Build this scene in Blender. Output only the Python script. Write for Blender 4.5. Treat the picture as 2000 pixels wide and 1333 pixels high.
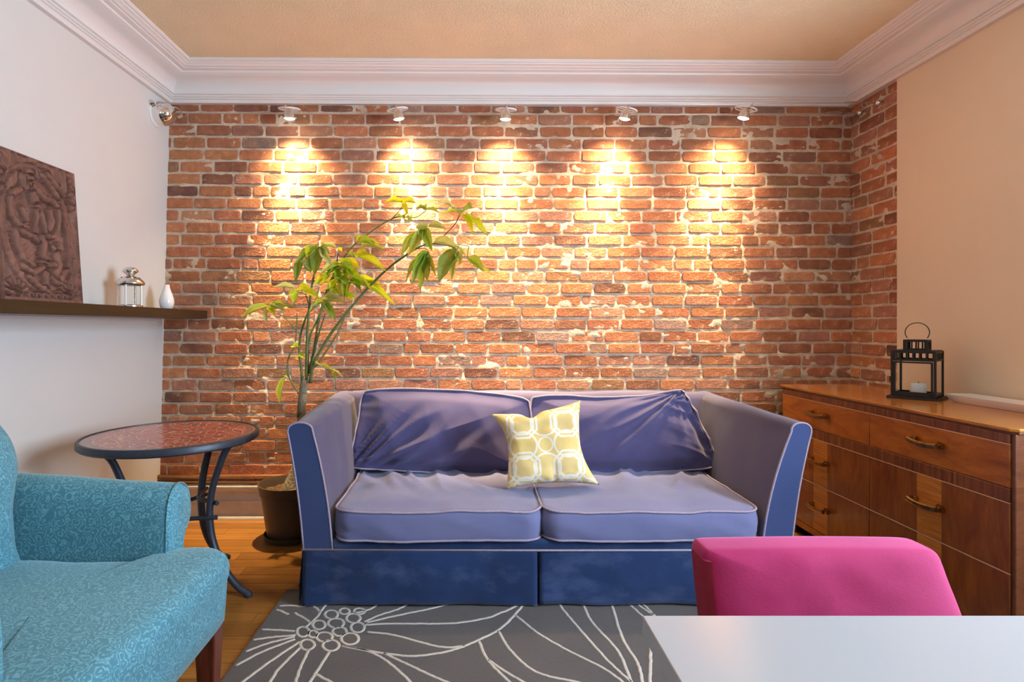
import bpy, math, random
from mathutils import Vector, Matrix, noise, Euler

for o in list(bpy.data.objects):
    bpy.data.objects.remove(o, do_unlink=True)
sc = bpy.context.scene
COL = sc.collection
R = random.Random(7)
PI = math.pi

# ------------------------------------------------------------------ camera, world, lights, exposure
CZ = 1.10                                   # camera height
F = 1100.0                                  # focal length in pixels of a 2000 px wide frame
cam_d = bpy.data.cameras.new('camera')
cam = bpy.data.objects.new('camera', cam_d)
COL.objects.link(cam)
cam.location = (0, 0, CZ)
cam.rotation_euler = (PI / 2, 0, 0)
cam_d.sensor_width = 36
cam_d.lens = 36 * F / 2000
cam_d.shift_x = 75 / 2000
cam_d.shift_y = -29.5 / 2000
cam_d.clip_start = 0.02
sc.camera = cam

world = bpy.data.worlds.new('world')
sc.world = world
world.use_nodes = True
world.node_tree.nodes['Background'].inputs[0].default_value = (0.72, 0.83, 1.0, 1)
world.node_tree.nodes['Background'].inputs[1].default_value = 1.6

sc.view_settings.view_transform = 'Standard'
sc.view_settings.look = 'None'
sc.view_settings.gamma = 1
sc.view_settings.use_curve_mapping = False
sc.view_settings.exposure = 0.13
sc.cycles.use_denoising = True
sc.cycles.max_bounces = 8
sc.cycles.diffuse_bounces = 5
sc.cycles.sample_clamp_indirect = 6

WARM = (1.0, 0.72, 0.38)
SPOT_W = 370.0            # narrow beam of each halogen
SPILL_W = 62.0            # its wide spill


def area(name, loc, rot, sx, sy, power, color):
    d = bpy.data.lights.new(name, 'AREA')
    d.shape = 'RECTANGLE'
    d.size, d.size_y = sx, sy
    d.energy = power
    d.color = color
    o = bpy.data.objects.new(name, d)
    COL.objects.link(o)
    o.location = loc
    o.rotation_euler = rot
    return o


# daylight through the two rear windows and the one in the right wall (all outside the frame)
area('daylight', (-0.75, -3.30, 1.45), (PI / 2, 0, PI), 1.0, 1.5, 230, (0.70, 0.84, 1.0))
area('daylight', (1.05, -3.30, 1.45), (PI / 2, 0, PI), 1.0, 1.5, 230, (0.70, 0.84, 1.0))
area('daylight', (2.30, 0.75, 1.48), (0, PI / 2, 0), 1.42, 1.0, 165, (0.64, 0.81, 1.0))


# ------------------------------------------------------------------ helpers
def P(px, py, y):
    """a point of the place seen at pixel (px, py) that stands y metres in front of the camera"""
    return Vector(((px - 925) / F * y, y, CZ - (py - 637) / F * y))


class MB:
    def __init__(self):
        self.v, self.f = [], []

    def add(self, vs, fs):
        n = len(self.v)
        self.v += [Vector(p) for p in vs]
        self.f += [tuple(i + n for i in f) for f in fs]
        return self

    def box(self, x0, x1, y0, y1, z0, z1):
        return self.add([(x0, y0, z0), (x1, y0, z0), (x1, y1, z0), (x0, y1, z0), (x0, y0, z1), (x1, y0, z1), (x1, y1, z1), (x0, y1, z1)],
                        [(0, 3, 2, 1), (4, 5, 6, 7), (0, 1, 5, 4), (1, 2, 6, 5), (2, 3, 7, 6), (3, 0, 4, 7)])

    def tube(self, pts, r, n=8, closed=False, flat=1.0):
        pts = [Vector(p) for p in pts]
        m = len(pts)
        rs = r if isinstance(r, (list, tuple)) else [r] * m
        vs, fs = [], []
        up = None
        for i, p in enumerate(pts):
            if closed:
                t = pts[(i + 1) % m] - pts[i - 1]
            else:
                t = pts[min(i + 1, m - 1)] - pts[max(i - 1, 0)]
            if t.length < 1e-9:
                t = Vector((0, 0, 1))
            t.normalize()
            if up is None:
                up = Vector((0, 0, 1)) if abs(t.z) < 0.9 else Vector((1, 0, 0))
            up = (up - t * up.dot(t))
            if up.length < 1e-6:
                up = t.orthogonal()
            up.normalize()
            s = t.cross(up)
            for k in range(n):
                a = 2 * PI * k / n
                vs.append(p + s * (math.cos(a) * rs[i]) + up * (math.sin(a) * rs[i] * flat))
        for i in range(m if closed else m - 1):
            for k in range(n):
                a, b = i * n + k, i * n + (k + 1) % n
                j = (i + 1) % m
                fs.append((a, b, j * n + (k + 1) % n, j * n + k))
        if not closed:
            fs.append(tuple(range(n))[::-1])
            fs.append(tuple((m - 1) * n + k for k in range(n)))
        return self.add(vs, fs)

    def lathe(self, prof, c, n=32, axis='z', cap=True):
        c = Vector(c)
        vs, fs = [], []
        for r, h in prof:
            for k in range(n):
                a = 2 * PI * k / n
                x, y = math.cos(a) * r, math.sin(a) * r
                if axis == 'z':
                    vs.append(c + Vector((x, y, h)))
                elif axis == 'x':
                    vs.append(c + Vector((h, x, y)))
                else:
                    vs.append(c + Vector((x, -h, y)))
        m = len(prof)
        for i in range(m - 1):
            for k in range(n):
                a, b = i * n + k, i * n + (k + 1) % n
                fs.append((a, b, b + n, a + n))
        if cap:
            fs.append(tuple(range(n))[::-1])
            fs.append(tuple((m - 1) * n + k for k in range(n)))
        return self.add(vs, fs)

    def prism(self, poly, t0, t1, axis='y'):
        """extrude a polygon; poly in (x,z) for axis y, (y,z) for axis x, (x,y) for axis z"""
        n = len(poly)

        def mk(a, b, t):
            return {'y': (a, t, b), 'x': (t, a, b), 'z': (a, b, t)}[axis]
        vs = [mk(a, b, t0) for a, b in poly] + [mk(a, b, t1) for a, b in poly]
        fs = [tuple(range(n)), tuple(range(2 * n - 1, n - 1, -1))]
        fs += [(i, i + n, (i + 1) % n + n, (i + 1) % n) for i in range(n)]
        return self.add(vs, fs)

    def rings(self, rings):
        """loft of closed rings with equal point counts, capped"""
        n = len(rings[0])
        vs = [p for r in rings for p in r]
        fs = []
        for i in range(len(rings) - 1):
            for k in range(n):
                a, b = i * n + k, i * n + (k + 1) % n
                fs.append((a, b, b + n, a + n))
        fs.append(tuple(range(n))[::-1])
        fs.append(tuple((len(rings) - 1) * n + k for k in range(n)))
        return self.add(vs, fs)

    def grid(self, fn, nu, nv):
        vs = [fn(i / nu, j / nv) for j in range(nv + 1) for i in range(nu + 1)]
        fs = []
        for j in range(nv):
            for i in range(nu):
                a = j * (nu + 1) + i
                fs.append((a, a + 1, a + nu + 2, a + nu + 1))
        return self.add(vs, fs)

    def build(self, name, mat, parent=None, smooth=None, local=False, bevel=0, seg=2, sub=0, recalc=True):
        off = Vector((0, 0, 0))
        if parent is not None and not local:
            p = parent
            while p is not None:
                off += Vector(p.location)
                p = p.parent
        me = bpy.data.meshes.new(name)
        me.from_pydata([tuple(q - off) for q in self.v], [], self.f)
        me.materials.append(mat)
        if recalc:
            import bmesh
            bm = bmesh.new()
            bm.from_mesh(me)
            bmesh.ops.recalc_face_normals(bm, faces=bm.faces)
            bm.to_mesh(me)
            bm.free()
        if smooth is not None:
            me.shade_smooth()
            if smooth < 179:
                me.set_sharp_from_angle(angle=math.radians(smooth))
        me.update()
        o = bpy.data.objects.new(name, me)
        COL.objects.link(o)
        if parent is not None:
            o.parent = parent
        if bevel:
            m = o.modifiers.new('bevel', 'BEVEL')
            m.width = bevel
            m.segments = seg
            m.limit_method = 'ANGLE'
            m.harden_normals = False
            me.shade_smooth()
            me.set_sharp_from_angle(angle=math.radians(40))
        if sub:
            m = o.modifiers.new('sub', 'SUBSURF')
            m.levels = m.render_levels = sub
        return o


def thing(name, label, cat, loc=(0, 0, 0), group=None):
    o = bpy.data.objects.new(name, None)
    COL.objects.link(o)
    o.location = loc
    o.empty_display_size = 0.1
    o['label'] = label
    o['category'] = cat
    if group:
        o['group'] = group
    return o


def tag(o, label, cat, group=None):
    o['label'] = label
    o['category'] = cat
    if group:
        o['group'] = group
    return o


def struct(o):
    o['kind'] = 'structure'
    return o


def struct_root(name):
    o = bpy.data.objects.new(name, None)
    COL.objects.link(o)
    o['kind'] = 'structure'
    return o


def spline(pts, k=6, closed=False):
    """Catmull-Rom through the points"""
    pts = [Vector(p) for p in pts]
    n = len(pts)
    out = []
    rng = range(n if closed else n - 1)
    for i in rng:
        if closed:
            p0, p1, p2, p3 = pts[i - 1], pts[i], pts[(i + 1) % n], pts[(i + 2) % n]
        else:
            p1, p2 = pts[i], pts[i + 1]
            p0 = pts[i - 1] if i > 0 else p1 * 2 - p2
            p3 = pts[i + 2] if i + 2 < n else p2 * 2 - p1
        for j in range(k):
            t = j / k
            out.append(0.5 * ((2 * p1) + (p2 - p0) * t + (2 * p0 - 5 * p1 + 4 * p2 - p3) * t * t + (3 * p1 - p0 - 3 * p2 + p3) * t ** 3))
    if not closed:
        out.append(pts[-1])
    return out


def rrect(w, d, r, nc=8, ne=14):
    """rounded rectangle outline, centred, counter-clockwise"""
    out = []
    cs = [(w / 2 - r, -d / 2 + r, -90), (w / 2 - r, d / 2 - r, 0), (-w / 2 + r, d / 2 - r, 90), (-w / 2 + r, -d / 2 + r, 180)]
    for i, (cx, cy, a0) in enumerate(cs):
        for k in range(nc + 1):
            a = math.radians(a0 + 90 * k / nc)
            out.append((cx + r * math.cos(a), cy + r * math.sin(a)))
        nx, ny, na = cs[(i + 1) % 4]
        a = math.radians(na)
        e = (nx + r * math.cos(a), ny + r * math.sin(a))
        s = out[-1]
        for k in range(1, ne):
            out.append((s[0] + (e[0] - s[0]) * k / ne, s[1] + (e[1] - s[1]) * k / ne))
    return out


def fbm(x, y, z=0.0, oct=4):
    s, a, f = 0, 1, 1
    for _ in range(oct):
        s += a * noise.noise((x * f, y * f, z * f + 3.1 * f))
        a *= 0.5
        f *= 2
    return s


def ridge(x, y, z=0.0):
    return 1 - abs(noise.noise((x, y, z))) * 2


def sstep(a, b, x):
    t = max(0, min(1, (x - a) / (b - a)))
    return t * t * (3 - 2 * t)


# ------------------------------------------------------------------ materials
class NT:
    def __init__(self, name):
        self.mat = bpy.data.materials.new(name)
        self.mat.use_nodes = True
        self.nt = self.mat.node_tree
        self.b = self.nt.nodes['Principled BSDF']

    def n(self, typ, ins=None, **props):
        nd = self.nt.nodes.new(typ)
        for k, v in props.items():
            setattr(nd, k, v)
        for k, v in (ins or {}).items():
            self.set(nd.inputs[k], v)
        return nd

    def set(self, sock, v):
        if isinstance(v, bpy.types.NodeSocket):
            self.nt.links.new(v, sock)
        elif isinstance(v, bpy.types.Node):
            self.nt.links.new(v.outputs[0], sock)
        else:
            if sock.type == 'RGBA' and len(v) == 3:
                v = (*v, 1)
            sock.default_value = v

    def p(self, **kw):
        for k, v in kw.items():
            self.set(self.b.inputs[k.replace('_', ' ')], v)
        return self

    def obj(self, scale=(1, 1, 1), rot=(0, 0, 0)):
        tc = self.n('ShaderNodeTexCoord')
        mp = self.n('ShaderNodeMapping', {'Vector': tc.outputs['Object'], 'Scale': scale, 'Rotation': rot})
        return mp.outputs[0]

    def noise(self, vec, scale, detail=4, rough=0.55, dist=0.0):
        return self.n('ShaderNodeTexNoise', {'Vector': vec, 'Scale': scale, 'Detail': detail, 'Roughness': rough, 'Distortion': dist}).outputs['Fac']

    def ramp(self, fac, stops, interp='LINEAR'):
        r = self.n('ShaderNodeValToRGB', {'Fac': fac})
        cr = r.color_ramp
        cr.interpolation = interp
        while len(cr.elements) < len(stops):
            cr.elements.new(0.5)
        for e, (pos, c) in zip(cr.elements, stops):
            e.position = pos
            e.color = (*c, 1) if not isinstance(c, (int, float)) else (c, c, c, 1)
        return r.outputs[0]

    def mix(self, fac, a, b, mode='MIX'):
        m = self.n('ShaderNodeMix', data_type='RGBA', blend_type=mode)
        self.set(m.inputs[0], fac)
        self.set(m.inputs[6], a)
        self.set(m.inputs[7], b)
        return m.outputs[2]

    def math(self, op, a, b=0.0, c=None, clamp=False):
        m = self.n('ShaderNodeMath', operation=op, use_clamp=clamp)
        self.set(m.inputs[0], a)
        self.set(m.inputs[1], b)
        if c is not None:
            self.set(m.inputs[2], c)
        return m.outputs[0]

    def bump(self, h, strength=0.3, dist=0.01):
        b = self.n('ShaderNodeBump', {'Height': h, 'Strength': strength, 'Distance': dist})
        self.set(self.b.inputs['Normal'], b.outputs[0])
        return self

    def sep(self, vec):
        return self.n('ShaderNodeSeparateXYZ', {'Vector': vec}).outputs


def simple(name, c, rough=0.5, metal=0.0, c2=None, scale=6, bump=0, bscale=80, bdist=0.002, **kw):
    m = NT(name)
    v = m.obj()
    if c2 is not None:
        m.p(Base_Color=m.ramp(m.noise(v, scale), [(0.3, c), (0.7, c2)]))
    else:
        m.p(Base_Color=c)
    m.p(Roughness=rough, Metallic=metal, **kw)
    if bump:
        m.bump(m.noise(v, bscale, 5), bump, bdist)
    return m.mat


def emit(name, c, s):
    m = NT(name)
    m.p(Base_Color=(0, 0, 0), Emission_Color=c, Emission_Strength=s)
    return m.mat


M = {}
M['plaster'] = simple('plaster', (0.655, 0.63, 0.60), 0.75, c2=(0.685, 0.66, 0.63), scale=2, bump=0.08, bscale=60)
M['plaster_right'] = simple('plaster_right', (0.72, 0.585, 0.435), 0.7, c2=(0.75, 0.61, 0.455), scale=2, bump=0.08, bscale=60)
M['ceiling'] = simple('ceiling_stucco', (0.75, 0.625, 0.42), 0.9, c2=(0.80, 0.67, 0.455), scale=5, bump=0.9, bscale=110, bdist=0.006)
M['trim'] = simple('trim_paint', (0.76, 0.715, 0.69), 0.45, bump=0.05, bscale=30)
M['skirting'] = simple('skirting_paint', (0.50, 0.44, 0.40), 0.40, c2=(0.62, 0.55, 0.48), scale=14, bump=0.3, bscale=50)
M['frame_white'] = simple('window_paint', (0.8, 0.8, 0.78), 0.4)


def mk_brick():
    m = NT('brick_clay')
    v = m.obj()
    at = m.n('ShaderNodeAttribute', attribute_name='bc', attribute_type='GEOMETRY').outputs['Color']
    n1 = m.noise(v, 26, 6, 0.65)
    n2 = m.noise(v, 95, 4, 0.6)
    n3 = m.noise(v, 9, 3, 0.5)
    c = m.mix(m.ramp(n1, [(0.3, 0.0), (0.75, 0.8)]), at, (0.55, 0.24, 0.11), 'MULTIPLY')
    c = m.mix(m.ramp(n1, [(0.25, 1.0), (0.6, 0.0)]), at, m.mix(0.5, at, (0.13, 0.05, 0.03)))
    c = m.mix(m.ramp(n3, [(0.45, 0.0), (0.75, 0.45)]), c, (0.60, 0.25, 0.12))
    # lime smears left from the pointing
    sm = m.math('MULTIPLY', m.ramp(n1, [(0.56, 0.0), (0.70, 1.0)]), m.ramp(n2, [(0.42, 0.0), (0.62, 0.75)]))
    c = m.mix(sm, c, (0.60, 0.48, 0.38))
    pit = m.ramp(n2, [(0.22, 1.0), (0.34, 0.0)])
    c = m.mix(pit, c, (0.10, 0.04, 0.025))
    m.p(Base_Color=c, Roughness=0.88, Specular_IOR_Level=0.25)
    h = m.math('ADD', m.math('MULTIPLY', n1, 1.0), m.math('MULTIPLY', n2, 0.55))
    m.bump(h, 0.8, 0.006)
    return m.mat


M['brick'] = mk_brick()


def mk_mortar():
    m = NT('lime_mortar')
    v = m.obj()
    n1 = m.noise(v, 14, 5)
    n2 = m.noise(v, 130, 5, 0.65)
    c = m.ramp(n1, [(0.3, (0.46, 0.35, 0.26)), (0.6, (0.66, 0.53, 0.41)), (0.8, (0.72, 0.60, 0.48))])
    c = m.mix(m.ramp(n2, [(0.25, 0.7), (0.45, 0.0)]), c, (0.25, 0.15, 0.10))
    m.p(Base_Color=c, Roughness=0.95, Specular_IOR_Level=0.15)
    m.bump(m.math('ADD', n2, m.noise(v, 45, 3)), 0.7, 0.006)
    return m.mat


M['mortar'] = mk_mortar()


def mk_plank():
    m = NT('floor_oak')
    v = m.obj((1.2, 22, 22))
    oi = m.n('ShaderNodeObjectInfo')
    rnd = oi.outputs['Random']
    vv = m.n('ShaderNodeVectorMath', {0: v, 1: m.n('ShaderNodeCombineXYZ', {'X': m.math('MULTIPLY', rnd, 37.0), 'Y': m.math('MULTIPLY', rnd, 91.0)})}, operation='ADD').outputs[0]
    g = m.noise(vv, 3.0, 6, 0.6, 0.6)
    base = m.ramp(rnd, [(0.0, (0.22, 0.092, 0.015)), (0.5, (0.31, 0.135, 0.022)), (1.0, (0.38, 0.17, 0.034))])
    c = m.mix(m.ramp(g, [(0.3, 0.75), (0.62, 0.0)]), base, (0.16, 0.055, 0.012))
    m.p(Base_Color=c, Roughness=m.ramp(g, [(0.2, 0.42), (0.8, 0.26)]), Specular_IOR_Level=0.5)
    m.bump(g, 0.12, 0.002)
    return m.mat


M['plank'] = mk_plank()
M['gap'] = simple('floor_gap', (0.035, 0.018, 0.008), 0.9)


def mk_wood(name, c1, c2, c3, sc_=(3, 3, 40), rough=0.28, warp=1.2, coat=0.3):
    m = NT(name)
    v = m.obj(sc_)
    g = m.noise(v, 1.6, 6, 0.62, warp)
    f = m.noise(v, 9.0, 3, 0.6, 0.3)
    c = m.ramp(g, [(0.25, c1), (0.5, c2), (0.78, c3)])
    c = m.mix(m.ramp(f, [(0.3, 0.35), (0.6, 0.0)]), c, c1)
    m.p(Base_Color=c, Roughness=rough, Coat_Weight=coat, Coat_Roughness=0.18)
    m.bump(f, 0.05, 0.001)
    return m.mat


M['walnut'] = mk_wood('walnut_drawer', (0.22, 0.050, 0.006), (0.40, 0.115, 0.013), (0.54, 0.185, 0.025), (14, 2.2, 9))
M['walnut_low_shaded'] = mk_wood('walnut_lower_drawer_shaded', (0.13, 0.028, 0.005), (0.25, 0.066, 0.010), (0.36, 0.115, 0.019), (14, 9, 2.2))  # lower veneer, darkened: shade from table and chair put into the colour
M['walnut_top'] = mk_wood('walnut_top', (0.27, 0.078, 0.010), (0.44, 0.155, 0.021), (0.55, 0.22, 0.036), (16, 1.6, 10), rough=0.2)
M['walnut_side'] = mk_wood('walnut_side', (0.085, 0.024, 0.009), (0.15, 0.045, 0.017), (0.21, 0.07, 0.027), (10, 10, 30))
M['walnut_dark'] = mk_wood('walnut_dark', (0.07, 0.016, 0.006), (0.12, 0.028, 0.008), (0.17, 0.045, 0.012), (10, 30, 4))
M['inlay_light'] = mk_wood('figured_veneer', (0.30, 0.080, 0.010), (0.54, 0.185, 0.026), (0.68, 0.30, 0.055), (6, 3, 50), warp=0.5)
M['zebra'] = mk_wood('striped_veneer', (0.075, 0.019, 0.006), (0.20, 0.055, 0.014), (0.38, 0.14, 0.042), (4, 55, 2), warp=0.3)
M['line'] = simple('pale_stringing', (0.72, 0.42, 0.25), 0.4)
M['void'] = simple('dark_recess', (0.012, 0.006, 0.004), 0.9)
M['brass'] = simple('aged_brass', (0.52, 0.34, 0.13), 0.28, 1.0, c2=(0.28, 0.17, 0.07), scale=60)
M['shelf'] = mk_wood('shelf_wenge', (0.017, 0.009, 0.004), (0.031, 0.017, 0.006), (0.046, 0.026, 0.010), (2, 2, 30), rough=0.42, coat=0.1)
M['iron'] = simple('dark_blue_iron', (0.030, 0.036, 0.052), 0.42, 0.3, c2=(0.045, 0.053, 0.075), scale=30, bump=0.15, bscale=120)
M['chrome'] = simple('chrome', (0.85, 0.84, 0.82), 0.08, 1.0)
M['steel'] = simple('brushed_steel', (0.74, 0.72, 0.68), 0.22, 1.0)
M['wire'] = simple('cable_steel', (0.55, 0.46, 0.40), 0.3, 0.9)
M['ceramic'] = simple('white_ceramic', (0.80, 0.79, 0.80), 0.18)
M['dish'] = simple('white_dish', (0.78, 0.72, 0.68), 0.2)
M['wax'] = simple('candle_wax', (0.80, 0.80, 0.82), 0.5, Subsurface_Weight=0.2)
M['black_metal'] = simple('black_metal', (0.022, 0.014, 0.010), 0.45, 0.4)
M['copper'] = simple('copper_pipe', (0.55, 0.26, 0.11), 0.3, 0.85, c2=(0.38, 0.18, 0.09), scale=20)
M['pot'] = simple('brown_plastic', (0.060, 0.040, 0.030), 0.38)
M['soil'] = simple('potting_soil', (0.05, 0.024, 0.010), 1.0, c2=(0.16, 0.085, 0.03), scale=70, bump=1.0, bscale=90, bdist=0.02)
M['bulb'] = emit('halogen_lens', (1.0, 0.78, 0.48), 45)


def mk_glass():
    m = NT('clear_glass')
    m.p(Base_Color=(0.97, 0.98, 0.97), Roughness=0.02, Transmission_Weight=1.0, IOR=1.08)
    return m.mat


M['glass'] = mk_glass()


def mk_fabric(name, c1, c2, rough=0.85, sheen=0.25, wear=None, sheen_tint=(1, 1, 1), weave=900):
    m = NT(name)
    v = m.obj()
    n1 = m.noise(v, 3.5, 5)
    c = m.ramp(n1, [(0.3, c1), (0.7, c2)])
    if wear:
        vz = m.obj((3.2, 3.2, 6))
        w = m.ramp(m.noise(vz, 1.6, 6, 0.6), [(0.50, 0.0), (0.85, 0.5)])
        c = m.mix(w, c, wear)
    m.p(Base_Color=c, Roughness=rough, Sheen_Weight=sheen, Sheen_Roughness=0.5, Sheen_Tint=sheen_tint, Specular_IOR_Level=0.2)
    w1 = m.n('ShaderNodeTexWave', {'Vector': v, 'Scale': weave / 6.28, 'Distortion': 1.5, 'Detail': 1.0}, wave_type='BANDS', bands_direction='DIAGONAL').outputs['Fac']
    m.bump(m.math('ADD', m.math('MULTIPLY', w1, 0.4), m.noise(v, 220, 3)), 0.18, 0.0012)
    return m.mat


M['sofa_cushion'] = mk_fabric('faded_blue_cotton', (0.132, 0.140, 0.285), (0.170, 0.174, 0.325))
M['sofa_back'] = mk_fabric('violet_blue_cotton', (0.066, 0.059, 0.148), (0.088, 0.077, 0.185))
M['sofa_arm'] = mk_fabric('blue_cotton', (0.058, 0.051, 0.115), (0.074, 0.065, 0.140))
M['sofa_front_daylit'] = mk_fabric('daylight_tinted_cotton', (0.030, 0.048, 0.138), (0.042, 0.063, 0.170))  # arm cotton with the daylight's bluer cast put into the colour
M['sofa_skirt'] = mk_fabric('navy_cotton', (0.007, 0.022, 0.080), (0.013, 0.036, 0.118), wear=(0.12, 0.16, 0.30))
M['piping'] = simple('striped_cord', (0.40, 0.33, 0.40), 0.8, c2=(0.24, 0.20, 0.30), scale=240)


def mk_pink():
    m = NT('magenta_suede')
    v = m.obj()
    n1 = m.noise(v, 5, 6, 0.6)
    c = m.ramp(n1, [(0.3, (0.29, 0.010, 0.072)), (0.55, (0.37, 0.016, 0.098)), (0.8, (0.42, 0.028, 0.122))])
    m.p(Base_Color=c, Roughness=0.8, Sheen_Weight=0.3, Sheen_Tint=(1, 0.45, 0.75), Specular_IOR_Level=0.2)
    m.bump(m.noise(v, 300, 4), 0.2, 0.0015)
    return m.mat


M['pink'] = mk_pink()
M['pink_shaded'] = simple('dark_red_side_shade', (0.24, 0.003, 0.025), 0.8)  # darker pink; the shade of the chair's side is put into the colour


def mk_damask():
    m = NT('teal_damask')
    v = m.obj()
    wob = m.n('ShaderNodeTexNoise', {'Vector': v, 'Scale': 26, 'Detail': 2.0}).outputs['Color']
    vv = m.n('ShaderNodeVectorMath', {0: wob, 1: (0.5, 0.5, 0.5)}, operation='SUBTRACT').outputs[0]
    vv = m.n('ShaderNodeVectorMath', {0: vv, 'Scale': 0.034}, operation='SCALE').outputs[0]
    vv = m.n('ShaderNodeVectorMath', {0: v, 1: vv}, operation='ADD').outputs[0]
    vo = m.n('ShaderNodeTexVoronoi', {'Vector': vv, 'Scale': 44.0}, feature='F1').outputs['Distance']
    r1 = m.math('SINE', m.math('MULTIPLY', vo, 21.0))
    n2 = m.noise(vv, 95, 2, 0.5, 1.5)
    r2 = m.math('SINE', m.math('MULTIPLY', n2, 30.0))
    t = m.math('ADD', r1, m.math('MULTIPLY', r2, 0.75))
    k = m.ramp(t, [(0.42, 0.0), (0.60, 1.0)])
    big = m.noise(v, 2.5, 3)
    dark = m.ramp(big, [(0.3, (0.055, 0.190, 0.250)), (0.7, (0.068, 0.215, 0.275))])
    c = m.mix(k, dark, (0.15, 0.37, 0.45))
    m.p(Base_Color=c, Roughness=0.62, Sheen_Weight=0.3, Sheen_Tint=(0.7, 0.95, 1), Specular_IOR_Level=0.3)
    m.bump(m.math('ADD', k, m.math('MULTIPLY', m.noise(v, 400, 2), 0.5)), 0.15, 0.0012)
    return m.mat


M['damask'] = mk_damask()
M['mahogany'] = mk_wood('mahogany_leg', (0.06, 0.012, 0.006), (0.13, 0.022, 0.010), (0.20, 0.035, 0.014), (30, 30, 3), rough=0.25)


def mk_white_table():
    m = NT('white_laminate')
    m.p(Base_Color=(0.40, 0.41, 0.435), Roughness=0.2, Specular_IOR_Level=0.5, Coat_Weight=0.2, Coat_Roughness=0.25)
    return m.mat


M['table_white'] = mk_white_table()


def mk_rug():
    m = NT('grey_wool')
    v = m.obj()
    n1 = m.noise(v, 3, 4)
    n2 = m.noise(v, 260, 3, 0.7)
    c = m.ramp(n1, [(0.3, (0.088, 0.074, 0.071)), (0.7, (0.113, 0.096, 0.091))])
    c = m.mix(m.ramp(n2, [(0.3, 0.5), (0.6, 0.0)]), c, (0.045, 0.04, 0.042))
    m.p(Base_Color=c, Roughness=0.97, Specular_IOR_Level=0.1, Sheen_Weight=0.15)
    m.bump(n2, 0.7, 0.004)
    return m.mat


M['rug'] = mk_rug()
M['rug_line'] = simple('cream_wool', (0.46, 0.42, 0.38), 0.95, c2=(0.56, 0.51, 0.46), scale=60, bump=0.6, bscale=260, bdist=0.004)


def mk_mosaic():
    m = NT('red_mosaic')
    v = m.obj()
    wob = m.n('ShaderNodeTexNoise', {'Vector': v, 'Scale': 9, 'Detail': 2.0}).outputs['Color']
    vv = m.n('ShaderNodeVectorMath', {0: wob, 'Scale': 0.05}, operation='SCALE').outputs[0]
    vv = m.n('ShaderNodeVectorMath', {0: v, 1: vv}, operation='ADD').outputs[0]
    vo = m.n('ShaderNodeTexVoronoi', {'Vector': vv, 'Scale': 30.0}, feature='DISTANCE_TO_EDGE').outputs['Distance']
    cell = m.n('ShaderNodeTexVoronoi', {'Vector': vv, 'Scale': 30.0}, feature='F1').outputs['Color']
    s = m.sep(v)
    rad = m.math('SQRT', m.math('ADD', m.math('POWER', s[0], 2.0), m.math('POWER', s[1], 2.0)))
    tile = m.ramp(m.sep(cell)[0], [(0.0, (0.24, 0.018, 0.014)), (0.6, (0.38, 0.034, 0.024)), (1.0, (0.48, 0.060, 0.042))])
    grout = m.ramp(vo, [(0.030, 1.0), (0.075, 0.0)])
    field = m.mix(grout, tile, (0.58, 0.36, 0.24))
    # border rings
    ring = m.math('PINGPONG', m.math('MULTIPLY', rad, 1.0), 0.008)
    border = m.ramp(m.math('MULTIPLY', ring, 100.0), [(0.2, (0.16, 0.075, 0.05)), (0.55, (0.30, 0.14, 0.09))])
    c = m.mix(m.math('GREATER_THAN', rad, 0.285), field, border)
    m.p(Base_Color=c, Roughness=0.22, Coat_Weight=0.4, Coat_Roughness=0.12)
    m.bump(m.math('SUBTRACT', 1.0, grout), 0.15, 0.001)
    return m.mat


M['mosaic'] = mk_mosaic()


def mk_trellis():
    m = NT('yellow_trellis_print')
    v = m.obj()
    s = m.sep(v)
    L = 0.19

    def cell(sock, off):
        a = m.math('ADD', m.math('DIVIDE', sock, L), 10 + off)
        return m.math('ABSOLUTE', m.math('SUBTRACT', m.math('FRACT', a), 0.5))
    px, py = cell(s[0], 0.0), cell(s[1], 0.0)       # centre of each square block at 0
    qx, qy = m.math('SUBTRACT', 0.5, px), m.math('SUBTRACT', 0.5, py)
    sq = m.math('MAXIMUM', m.math('MAXIMUM', px, py), m.math('MULTIPLY', m.math('ADD', px, py), 0.70))
    r1 = m.math('SQRT', m.math('ADD', m.math('POWER', qx, 2.0), m.math('POWER', py, 2.0)))
    r2 = m.math('SQRT', m.math('ADD', m.math('POWER', px, 2.0), m.math('POWER', qy, 2.0)))
    rc = m.math('SQRT', m.math('ADD', m.math('POWER', qx, 2.0), m.math('POWER', qy, 2.0)))

    def line(d, at, w):
        return m.math('LESS_THAN', m.math('ABSOLUTE', m.math('SUBTRACT', d, at)), w)
    k = m.math('MAXIMUM', line(sq, 0.25, 0.026), line(sq, 0.335, 0.024))
    k = m.math('MAXIMUM', k, line(r1, 0.30, 0.022))
    k = m.math('MAXIMUM', k, line(r2, 0.30, 0.022))
    k = m.math('MAXIMUM', k, line(rc, 0.16, 0.016))
    n1 = m.noise(v, 160, 3)
    base = m.ramp(m.noise(v, 4, 3), [(0.3, (0.74, 0.53, 0.18)), (0.7, (0.80, 0.61, 0.26))])
    base = m.mix(m.math('LESS_THAN', sq, 0.19), base, (0.72, 0.53, 0.22))
    c = m.mix(m.math('MULTIPLY', k, m.ramp(n1, [(0.3, 0.5), (0.5, 0.8)])), base, (0.86, 0.83, 0.78))
    m.p(Base_Color=c, Roughness=0.85, Specular_IOR_Level=0.2)
    m.bump(n1, 0.2, 0.0015)
    return m.mat


M['trellis'] = mk_trellis()


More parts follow.
